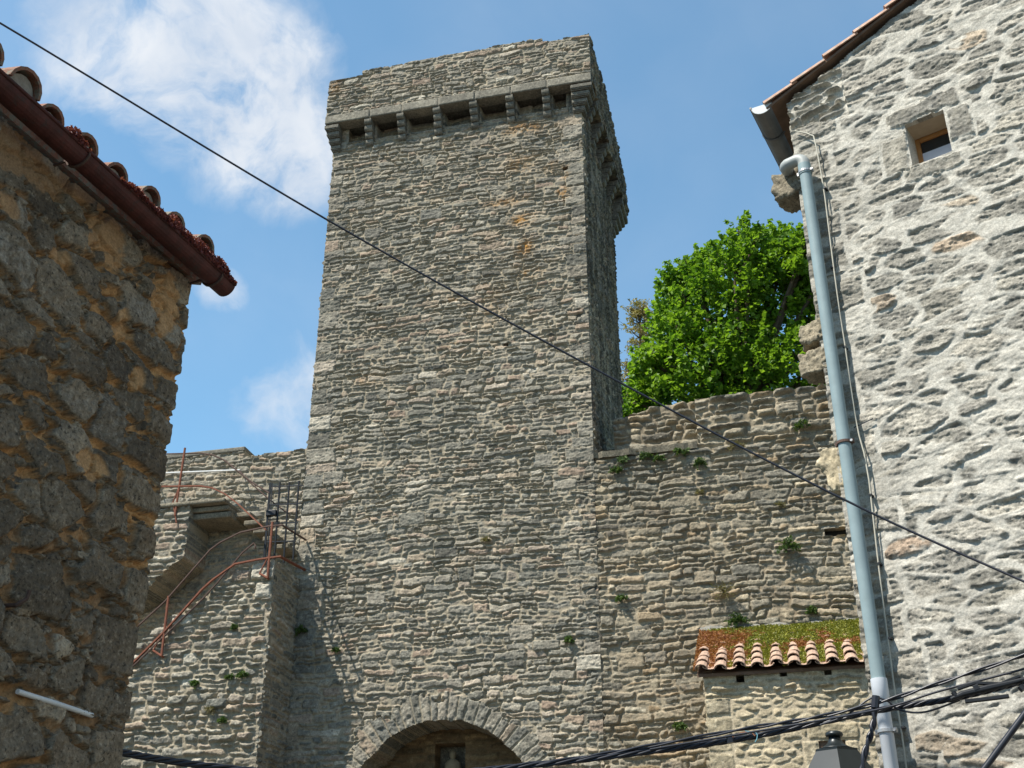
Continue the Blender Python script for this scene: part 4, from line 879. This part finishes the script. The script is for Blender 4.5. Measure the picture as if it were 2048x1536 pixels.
# ------------------------------------------------------------------ right house
def righthouse():
    uc = -.07; vl = [RH.uz(*p) for p in ((1590, 190), (1700, 100), (1830, 0))]; s = (vl[2][1]-vl[0][1])/(vl[2][0]-vl[0][0]); ze = vl[0][1]-s*(vl[0][0]-uc); print('right eave', vl, s, ze)
    g = empty('stone_house', RH.P(1.5, 0, -2), 'pale sunlit stone house with broad mortar joints on the right', 'house')
    us = lin(uc, 3.0, .0072); zs = lin(1.4, ze+s*3.1, .0072); U, Z = np.meshgrid(us, zs)
    x0, x1 = .785, 1.07; z0, z1 = 6.86, 7.235
    win = [(x0-.12, x1+.12, z1+.004, z1+.15), (x0-.19, x0-.008, z0-.01, z1-.06), (x1+.006, x1+.17, z0+.08, z1-.01), (x0-.07, x1+.07, z0-.13, z0-.006)]
    q = []; r = random.Random(8); z = 1.5
    while z < ze-.15:
        h = r.uniform(.17, .30); q.append((uc-.03, uc+r.choice((.22, .30, .38)), z, z+h)); z += h+r.uniform(.01, .12)
    mz = rubble(U, Z, 17, .33, .135, jit=.85, p=2.4, joint=.17, edge=.22, amp=.010, rough=.007, wt=.55, warp=.30, rects=win+q, crev=.004)
    # stones lie half buried in the pointing; slaty ledges break their faces
    lg = fbm(U*4.2+mz['r1']*60-Z*2, Z*15+mz['r2']*60+U*2, 4, .58); lq = lg*7; le = (np.floor(lq)+sm(lq-np.floor(lq), .62, 1.0))/7
    mz['h'] += (1-mz['m'])*((le-.5)*.054+.010*(fbm(U*30-Z*12, Z*60+U*14, 4, .65)-.5))
    bury = fbm(U*3.3+4, Z*5.5+8, 4, .6); mz['m'] = np.maximum(mz['m'], sm(bury, .62, .70)*.95)
    mz['h'] = mz['h']*(1-.6*mz['m'])+.022*mz['m']*(fbm(U*6, Z*10, 4, .55)-.2)+.007*(fbm(U*36, Z*44, 4, .66)-.5)
    for a, b, c, d in win:
        ins = (U > a-.004) & (U < b+.004) & (Z > c-.004) & (Z < d+.004); mz['m'] = np.where(ins & (mz['e'] > .12), 0, mz['m']); mz['h'] = np.where(ins & (mz['e'] > .08), .016+.035*(fbm(U*14, Z*18, 5, .65)-.5), mz['h']); mz['r1'] = np.where(ins, .90 if c < z0 else .5, mz['r1'])
    # unpointed courses below the eave
    cs = coursed(U, Z, 77, hr=(.03, .07), wr=(.08, .22), wav=.03, joint=.01, edge=.02, amp=.03, rough=.01)
    ev = sm((ze-.30-(Z-s*0)+.0*U)+.9*(fbm(U*3, Z*3, 3)-.5)*.3, .02, -.02)*sm(U, .55, .25)
    for k in ('h', 'r1', 'r2', 'm'): mz[k] = np.where(ev > .5, cs[k]-(.01 if k == 'h' else 0), mz[k])
    st = .85*sm(U, uc+.36, uc+.14)*sm(fbm(U*4, Z*4, 3), .33, .5)*(1-mz['m']*.6)
    for a, b, c, d in win[:3]: st = np.maximum(st, .75*((U > a) & (U < b) & (Z > c) & (Z < d))*sm(fbm(U*13, Z*13+5, 4, .6), .46, .56))
    st = np.maximum(st, .5*sm(fbm(U*1.7+3, Z*2.4+3, 4), .60, .74))
    UC, ZC = np.meshgrid((us[1:]+us[:-1])/2, (zs[1:]+zs[:-1])/2)
    mk = (ZC < ze+s*(UC-uc)-.02+.02*(fbm(UC*6, UC*0, 3)-.5)) & (UC > uc+.008+.012*2*(fbm(ZC*5, ZC*0+7, 4)-.5)) & ~((UC > x0) & (UC < x1) & (ZC > z0) & (ZC < z1))
    wallgrid('gable_wall', RH, us, zs, mz['h'], pack(mz, st), M_RIGHT, g, mk, skirt=.26)
    us = lin(uc, 3.0, .04); zs = lin(0, 1.4, .04); U, Z = np.meshgrid(us, zs); mq = rubble(U, Z, 17, .30, .115); wallgrid('wall_base', RH, us, zs, mq['h'], pack(mq), M_RIGHT, g, skirt=.26)
    for a_, b_ in ((3.02, 9.),):
        us = lin(a_, b_, .04); zs = lin(0, ze+s*3, .04); U, Z = np.meshgrid(us, zs); mq = rubble(U, Z, 27, .30, .115); wallgrid('gable_wall', RH, us, zs, mq['h'], pack(mq), M_RIGHT, g, skirt=.26)
    # window: plaster reveal, wooden frame and pane
    wd = MB(); dp = .20
    for a, b, c, d in ((x0-.06, x0-.001, z0, z1), (x1+.001, x1+.06, z0, z1), (x0-.06, x1+.06, z1+.001, z1+.05), (x0-.06, x1+.06, z0-.05, z0-.001)): RH.box(wd, a, b, c, d, -.30, -.035)
    rv = wd.build('window_reveal', M_REVEAL, g)
    fm = MB(); fw = .035
    for a, b, c, d in ((x0, x0+fw, z0, z1), (x1-fw, x1, z0, z1), (x0+fw, x1-fw, z1-fw, z1), (x0+fw, x1-fw, z0, z0+fw)): RH.box(fm, a+.001, b-.001, c+.001, d-.001, -dp-.04, -dp)
    f = fm.build('window', M_WOOD, g, bevel=.004)
    mb = MB(); RH.box(mb, x0+fw-.005, x1-fw+.005, z0+fw-.005, z1-fw+.005, -dp-.03, -dp-.02); mb.build('pane', M_GLASS, f); mb = MB(); RH.box(mb, x0+fw, x1-fw, z0+fw, z0+fw+.205, -dp-.0195, -dp-.012); mb.build('window_blind', M_BLIND_W, f)
    mb = MB(); RH.box(mb, x0-.2, x1+.2, z0-.2, z1+.2, -.8, -dp-.12); mb.build('inside', M_DARK, g)
    # side wall, receding
    saz = 27.5; ss = np.array([math.sin(R_(saz)), math.cos(R_(saz)), 0]); L = 4.5
    S = Fr(RH.P(uc, 0)+ss*L, saz+180); us = lin(0, L-.02, .03); zs = lin(0, ze, .03); U, Z = np.meshgrid(us, zs); mq = rubble(U, Z, 19, .3, .12, joint=.3); wallgrid('side_wall', S, us, zs, mq['h'], pack(mq), M_RIGHT, g, skirt=.25, w=-.02)
    # roof
    sl = RH.t+np.array([0, 0, s]); sl /= np.linalg.norm(sl); nr = np.cross(sl, ss); nr *= np.sign(nr[2]); E0 = RH.P(uc, ze+.02, .05)-sl*.16-ss*.0
    mb = MB(); mb.prism([E0, E0+sl*4, E0+sl*4+ss*(L+.1), E0+ss*(L+.1)], nr*.022); rf = mb.build('roof', M_WOODD, g)
    mb = MB(); k = 7; tl = .30; rr = random.Random(2)
    for col in range(22):
        mbx = mb
        for row in range(13):
            base = E0+ss*(col*.2+.0)+sl*(row*tl*.95+rr.uniform(-.015, .015))+nr*(.022+rr.uniform(0, .010)); Vt = []
            for qq in range(2):
                for th in range(2):
                    for a in range(k):
                        an = math.pi*a/(k-1); rd = (.078 if qq == 0 else .066)-(.014 if th else 0); Vt.append(base+sl*(tl*qq)+ss*(-math.cos(an)*rd+.05)+nr*(math.sin(an)*rd*.8+(.016 if qq == 0 else -.006)))
            Ft = []
            for a in range(k-1): Ft += [(a, a+1, 2*k+a+1, 2*k+a), (k+a+1, k+a, 3*k+a, 3*k+a+1), (a+1, a, k+a, k+a+1), (2*k+a, 2*k+a+1, 3*k+a+1, 3*k+a)]
            Ft += [(0, 2*k, 3*k, k), (k-1, 2*k-1, 4*k-1, 3*k-1)]; mb.add(Vt, Ft)
    mb.build('roof_tile', M_TERRA, rf)
    # gutter along the side eave
    ge = PD(1529, 224, 7.45); gu, gz = RH.uz(1529, 218, .0)
    G0 = RH.P(gu, gz, .06); gn = np.cross(ss, [0, 0, 1]); gn = gn if gn[0] < 0 else -gn; rad = .088; kk = 12; prof = []
    for a in np.linspace(0, math.pi, kk): prof.append((rad*math.cos(a), -rad*math.sin(a)))
    for a in np.linspace(math.pi, 0, kk): prof.append(((rad-.005)*math.cos(a), -(rad-.005)*math.sin(a)))
    mb = MB(); mb.prism([G0+gn*x+np.array([0, 0, z]) for x, z in prof], ss*(L-.1)); gt = mb.build('gutter', M_GUTR, g)
    MB().tube([G0+gn*rad, G0+gn*rad+ss*(L-.1)], .010, 8).build('rim', M_GUTR, gt, smooth=True)
    mb = MB(); mb.prism([G0+ss*.004+gn*(rad-.006)*math.cos(a)-np.array([0, 0, (rad-.006)*math.sin(a)]) for a in np.linspace(0, math.pi, 12)], ss*.006); mb.build('end_cap', M_GUTEND, gt)
    for d in (.35, .85, 1.5, 2.3, 3.2):
        c = G0+ss*d; MB().tube([c+gn*(rad+.006)*math.cos(a)-np.array([0, 0, (rad+.006)*math.sin(a)]) for a in np.linspace(-.15, math.pi+.4, 12)], .007, 4).build('bracket', M_GUTR, gt)
    # downpipe
    wp = .115; R0 = .043
    dp_ = RH.px(1612, 345, wp); ub, zb = RH.uz(1612, 345, wp); uax = RH.uz(1690, 905, wp)[0]; print('pipe u', ub, uax, RH.uz(1770, 1450, wp)[0])
    zw = RH.uz(1757, 1365, wp)[1]
    pg = empty('downpipe', (0, 0, 0), None, None); pg.parent = g; pg.location = -g.location
    zt = RH.uz(1606, 335, wp)[1]
    ux = (ub+uax)/2
    MB().tube([RH.P(ux, zt, wp), RH.P(ux, zw, wp)], R0, 20).build('pipe', M_PVC, pg, smooth=True)
    MB().tube([RH.P(ux, zw+.02, wp), RH.P(ux, zw-.085, wp), RH.P(ux, zw-.095, wp), RH.P(ux, .3, wp)], [R0+.006, R0+.006, R0-.001, R0-.001], 20).build('lower_pipe', M_PVCW, pg, smooth=True)
    top = RH.P(ux, zt+.10, wp); g1 = G0+ss*.42; 
    a0 = RH.P(ux, zt-.03, wp); pts = [a0, RH.P(ux, zt+.03, wp)]
    p3 = RH.P(ux-.165, zt+.075, wp-.02)
    for t in np.linspace(.15, 1, 7):
        an = t*math.pi/2; pts.append(RH.P(ux-.06*(1-math.cos(an)), zt+.03+.055*math.sin(an), wp))
    pts += [RH.P(ux-.11, zt+.085, wp-.005)]
    for t in np.linspace(.15, 1, 6):
        an = t*math.pi/2; pts.append(RH.P(ux-.11-.055*math.sin(an), zt+.085+.01*t, wp-.005-.06*(1-math.cos(an))))
    pts.append(RH.P(ux-.168, zt+.11, wp-.16))
    MB().tube(pts, R0+.002, 16).build('elbow', M_ELBOW, pg, smooth=True)
    MB().tube([RH.P(ux, zt+.015, wp), RH.P(ux, zt-.075, wp)], R0+.005, 20).build('collar', M_PVC, pg, smooth=True)
    for px, py, mt in ((1611, 345, M_ZINC), (1697, 884, M_RUST2), (1776, 1462, M_ZINC)):
        z = RH.uz(px, py, wp)[1]; mb = MB(); mb.tube([RH.P(ux, z-.009, wp), RH.P(ux, z+.009, wp)], R0+.009, 20)
        for sgn in (-1, 1): RH.box(mb, ux+sgn*(R0+.006)-.012, ux+sgn*(R0+.006)+.016, z-.013, z+.013, wp-.012, wp+.012)
        mb.tube([RH.P(ux, z, wp-R0), RH.P(ux, z, -.02)], .007, 6); b = mb.build('bracket', mt, pg)
        MB().tube([RH.P(ux+R0+.012, z, wp+.012), RH.P(ux+R0+.012, z, wp+.022)], .009, 8).build('screw', M_ZINC, b)
    # thin cream cable clipped beside the pipe
    cpx = [(1590, 262), (1612, 266), (1627, 272), (1634, 300), (1642, 345), (1650, 395), (1658, 460), (1668, 540), (1680, 630), (1690, 690), (1700, 765), (1710, 830), (1718, 870), (1728, 905), (1738, 960), (1747, 1040), (1757, 1130), (1768, 1220), (1780, 1310), (1792, 1400), (1804, 1470), (1816, 1560)]
    MB().tube([RH.px(a, b, .045) for a, b in cpx], .0055, 6).build('cable', M_CREAM, g, smooth=True)
    mb = MB()
    for a, b in ((1650, 376), (1664, 535), (1689, 694), (1741, 990), (1758, 1127), (1780, 1276), (1806, 1455)):
        u, z = RH.uz(a, b, .045); mb = MB(); RH.box(mb, u-.009, u+.009, z-.006, z+.006, .0, .055); mb.build('cable_clip', M_IRON, g)
    MB().tube([RH.px(1708, 855, .03), RH.px(1746, 837, .03)], .004, 5).build('wire_end', M_IRON, g)
    # toothing stones left jutting from the corner
    def jut(box, dw, seed, curve=False, mat=M_QUOIN):
        (pa, pb) = box; ua, za = RH.uz(*pa, .0); ub_, zb_ = RH.uz(*pb, .0); r = np.random.default_rng(seed); nu, nz_, nw = 26, 20, 16
        V = []; idx = {}; Fs = []
        u0, u1 = min(ua, ub_), uc+.06; zz0, zz1 = min(za, zb_), max(za, zb_); w0, w1 = -dw, .012
        def pt(a, b, c):
            # rounded box with a lumpy surface
            x, y, z = 2*a-1, 2*b-1, 2*c-1; l = (abs(x)**9+abs(y)**9+abs(z)**9)**(1/9); m = max(abs(x), abs(y), abs(z)); kx = m/l if l > 0 else 1
            x, y, z = x*kx, y*kx, z*kx; u = u0+(x+1)/2*(u1-u0); zz = zz0+(y+1)/2*(zz1-zz0); ww = w0+(z+1)/2*(w1-w0)
            if curve: zz += (zz1-zz)/(zz1-zz0)*(zz1-zz0)*.62*(1-(u-u0)/(u1-u0))**2
            n_ = float(fbm(np.array([u*16+seed]), np.array([zz*16+ww*9]), 5, .65)[0]-.5)*.06; return RH.P(u+n_*x, zz+n_*y, ww+n_*z)
        def key(i, j, k_):
            if (i, j, k_) not in idx: idx[(i, j, k_)] = len(V); V.append(pt(i/nu, j/nz_, k_/nw))
            return idx[(i, j, k_)]
        for i in range(nu):
            for j in range(nz_):
                for k_, fl in ((0, 1), (nw, 0)):
                    q_ = [key(i, j, k_), key(i+1, j, k_), key(i+1, j+1, k_), key(i, j+1, k_)]; Fs.append(q_[::-1] if fl else q_)
        for i in range(nu):
            for k_ in range(nw):
                for j, fl in ((0, 0), (nz_, 1)):
                    q_ = [key(i, j, k_), key(i+1, j, k_), key(i+1, j, k_+1), key(i, j, k_+1)]; Fs.append(q_[::-1] if fl else q_)
        for j in range(nz_):
            for k_ in range(nw):
                for i, fl in ((0, 1), (nu, 0)):
                    q_ = [key(i, j, k_), key(i, j+1, k_), key(i, j+1, k_+1), key(i, j, k_+1)]; Fs.append(q_[::-1] if fl else q_)
        col = np.tile([[.3+.5*r.random(), 0, 0, 0]], (len(V), 1))
        raw_mesh('jutting_stone', np.array(V), np.array(Fs), mat, g, col, smooth=True)
    jut(((1541, 352), (1600, 386)), .22, 3); jut(((1594, 652), (1648, 676)), .20, 5); jut(((1594, 708), (1655, 738)), .20, 8); jut(((1632, 903), (1695, 990)), .16, 11, True, M_LEAN)
righthouse()

# ------------------------------------------------------------------ street lantern
def lantern():
    c = PD(1672, 1500, 8.9); sl = np.linalg.norm(c-EYE)/F; ax = np.array([c[0], c[1], 0]); zt = c[2]
    g = empty('street_lantern', ax+np.array([0, 0, zt-.75]), 'dark green black street lantern with a six sided hood in front of the small house', 'lantern')
    def lathe(prof, n, rot, name, mat, par, smooth):
        mb = MB(); V = [ax+np.array([r*math.cos(rot+2*math.pi*q/n), r*math.sin(rot+2*math.pi*q/n), z]) for r, z in prof for q in range(n)]
        mb.add(V, [(i*n+q, i*n+(q+1) % n, (i+1)*n+(q+1) % n, (i+1)*n+q) for i in range(len(prof)-1) for q in range(n)]+[tuple(range(n))[::-1], tuple((len(prof)-1)*n+q for q in range(n))]); return mb.build(name, mat, par, smooth=smooth)
    rot = math.radians(-90-14+2)
    hood = lathe([(.29, zt-.235), (.31, zt-.225), (.29, zt-.205), (.165, zt-.02), (.165, zt-.005), (.145, zt+.0)], 6, rot, 'hood', M_LANT, g, False)
    lathe([(.14, zt+.0), (.10, zt+.015), (.062, zt+.04), (.044, zt+.07), (.043, zt+.09)], 20, 0, 'neck', M_LANT, g, True)
    lathe([(.045, zt+.088), (.058, zt+.092), (.063, zt+.103), (.060, zt+.118), (.042, zt+.128), (.015, zt+.133)], 20, 0, 'cap', M_LANT, g, True)
    lathe([(.14, zt-.70), (.245, zt-.24)], 6, rot, 'glazing', M_GLASS, g, False)
    mb = MB()
    for q in range(6):
        a = rot+2*math.pi*q/6; d = np.array([math.cos(a), math.sin(a), 0]); mb.tube([ax+d*.145+np.array([0, 0, zt-.70]), ax+d*.252+np.array([0, 0, zt-.235])], .012, 5)
    mb.tube([ax+np.array([0, 0, zt-.78]), ax+np.array([0, 0, zt-.69])], [.05, .15], 6)
    mb.build('frame', M_LANT, g)
    # wall arm back to the house on the right
    e = ax+np.array([1.25, -.35, zt-1.0]); MB().tube([ax+np.array([0, 0, zt-.76]), ax+np.array([0, 0, zt-.95]), ax+np.array([.3, -.08, zt-1.0]), e], .022, 8).build('wall_arm', M_LANT, g)
lantern()

# ------------------------------------------------------------------ overhead wires
def catm(pts, n=10):
    P = [np.array(p) for p in pts]; out = []
    for i in range(len(P)-1):
        a = P[max(i-1, 0)]; b = P[i]; c = P[i+1]; d = P[min(i+2, len(P)-1)]
        for t in np.linspace(0, 1, n, endpoint=False): out.append(.5*((2*b)+(-a+c)*t+(2*a-5*b+4*c-d)*t*t+(-a+3*b-3*c+d)*t**3))
    return out+[P[-1]]
def strand(path, r, turns, ph, rad):
    out = []; L = len(path)
    for i, p in enumerate(path):
        d = path[min(i+1, L-1)]-path[max(i-1, 0)]; d /= np.linalg.norm(d); a = np.cross(d, [0, 0, 1]); a /= np.linalg.norm(a); b = np.cross(a, d); t = ph+turns*2*math.pi*i/L
        out.append(p+rad*(a*math.cos(t)+b*math.sin(t)))
    return out
def wires():
    A, B = PD(-330, -150, 5.6), PD(2330, 1330, 6.0); A = PD(-330, -155, 5.6)
    # single telephone wire: straight span with a little sag
    px = [(-330, -140), (0, 46), (655, 440), (1240, 765), (1690, 1000), (2048, 1163), (2330, 1285)]
    D = [6.6, 6.6, 6.6, 6.6, 6.6, 6.5, 6.3]
    tag(MB().tube(catm([PD(x, y, d) for (x, y), d in zip(px, D)], 8), .0072, 8).build('overhead_wire', M_CABLE, smooth=True), 'single thin black wire slanting down across the whole view in front of the tower', 'wire')
    def bundle(px, D, label, n, r, rad, turns, nm='twisted_cable'):
        path = catm([PD(x, y, d) for (x, y), d in zip(px, D)], 26); g = empty(nm, path[len(path)//2], label, 'cable')
        for k in range(n): MB().tube(strand(path, r, turns, 2*math.pi*k/n, rad), r, 7).build('strand', M_CABLE, g, smooth=True)
    P1 = [(120, 1480), (245, 1505), (400, 1530), (640, 1552), (840, 1550), (1040, 1533), (1300, 1503), (1500, 1474), (1750, 1422), (1900, 1398), (2048, 1362), (2200, 1315)]
    bundle(P1, [5.8, 6.0, 6.2, 6.5, 6.7, 6.8, 6.85, 6.9, 6.9, 6.85, 6.8, 6.75], 'thick twisted black cable bundle sagging along the bottom of the view', 4, .0080, .0105, 18)
    P2 = [(1040, 1530), (1160, 1516), (1300, 1492), (1500, 1456), (1620, 1437), (1752, 1407), (1880, 1366), (2048, 1311), (2200, 1262)]
    bundle(P2, [6.8, 6.82, 6.84, 6.86, 6.86, 6.84, 6.8, 6.75, 6.7], 'pair of black cables just above the thick bundle at lower right', 2, .0065, .0068, 7, 'cable_pair')
    P3 = [(1300, 1499), (1500, 1465), (1752, 1420), (1880, 1382), (2048, 1338), (2200, 1295)]
    tag(MB().tube(catm([PD(x, y, 6.78) for x, y in P3], 10), .0065, 7).build('cable', M_CABLE, smooth=True), 'single black cable between the cable pair and the twisted bundle at right', 'cable')
    tag(MB().tube(catm([PD(x, y, 6.86) for x, y in ((1640, 1450), (1690, 1432), (1735, 1400), (1752, 1396), (1775, 1402), (1800, 1420), (1850, 1424), (1920, 1400))], 8), .0055, 6).build('tie_wire', M_CABLE, smooth=True), 'thin green black tie wire looping over the cables at the downpipe', 'wire')
    path = catm([PD(x, y, 6.84) for x, y in ((1750, 1400), (1748, 1440), (1741, 1470), (1730, 1505), (1722, 1560), (1715, 1640))], 8)
    g = empty('drop_cable', path[10], 'black drop cable hanging down beside the white end of the downpipe', 'cable')
    for k in range(2): MB().tube(strand(path, .01, 3, math.pi*k, .009), .0105, 7).build('strand', M_CABLE, g, smooth=True)
    mb = MB(); mb.tube([PD(1752, 1392, 6.83), PD(1750, 1416, 6.83)], .022, 8); mb.build('tape', M_CABLE, g)
    tag(MB().tube([PD(2120, 1325, 6.3), PD(2048, 1430, 6.3), PD(1970, 1536, 6.3), PD(1900, 1632, 6.3)], .0165, 8).build('stay_cable', M_CABLE, smooth=True), 'thick straight black cable slanting through the lower right corner', 'cable')
    # anchor clamp on the bundle
    g = empty('anchor_clamp', PD(1960, 1385, 6.7), 'black cable anchor clamp on the bundle at the right edge', 'clamp')
    q = lambda x, y: PD(x, y, 6.70)
    MB().tube([q(1902, 1398), q(1925, 1388), q(1975, 1376), q(2020, 1366), q(2080, 1350)], [.010, .018, .020, .016, .010], 6).build('body', M_IRON, g, bevel=.004)
    MB().tube([q(1915, 1378), q(1950, 1366), q(2000, 1368), q(2040, 1352)], .010, 6).tube([q(1930, 1403), q(1990, 1396), q(2018, 1392)], .012, 6).build('strap', M_IRON, g)
    MB().tube([q(2040, 1372), q(2048, 1380)], .020, 8).build('bolt', M_IRON, g); MB().tube([q(1912, 1392), q(1906, 1384)], .014, 8).build('bolt', M_IRON, g); MB().tube([q(1948, 1378), q(1958, 1374)], .022, 6).build('bolt', M_IRON, g)
    g = empty('cable_tie', PD(1464, 1476, 6.88), 'frayed orange and blue wire ends tied on the cable bundle left of the lantern', 'wire tie')
    MB().tube(catm([PD(x, y, 6.85) for x, y in ((1465, 1474), (1480, 1466), (1500, 1464), (1510, 1472))]), .0022, 5).build('orange_wire', plain('orange_wire_skin', (.5, .2, .08), .5), g)
    MB().tube(catm([PD(x, y, 6.85) for x, y in ((1490, 1462), (1512, 1466), (1514, 1476), (1510, 1484))]), .0022, 5).build('blue_wire', plain('blue_wire_skin', (.2, .5, .6), .5), g)
    MB().tube([PD(1458, 1470, 6.87), PD(1462, 1486, 6.87)], .022, 7).build('tie', M_CABLE, g)
wires()
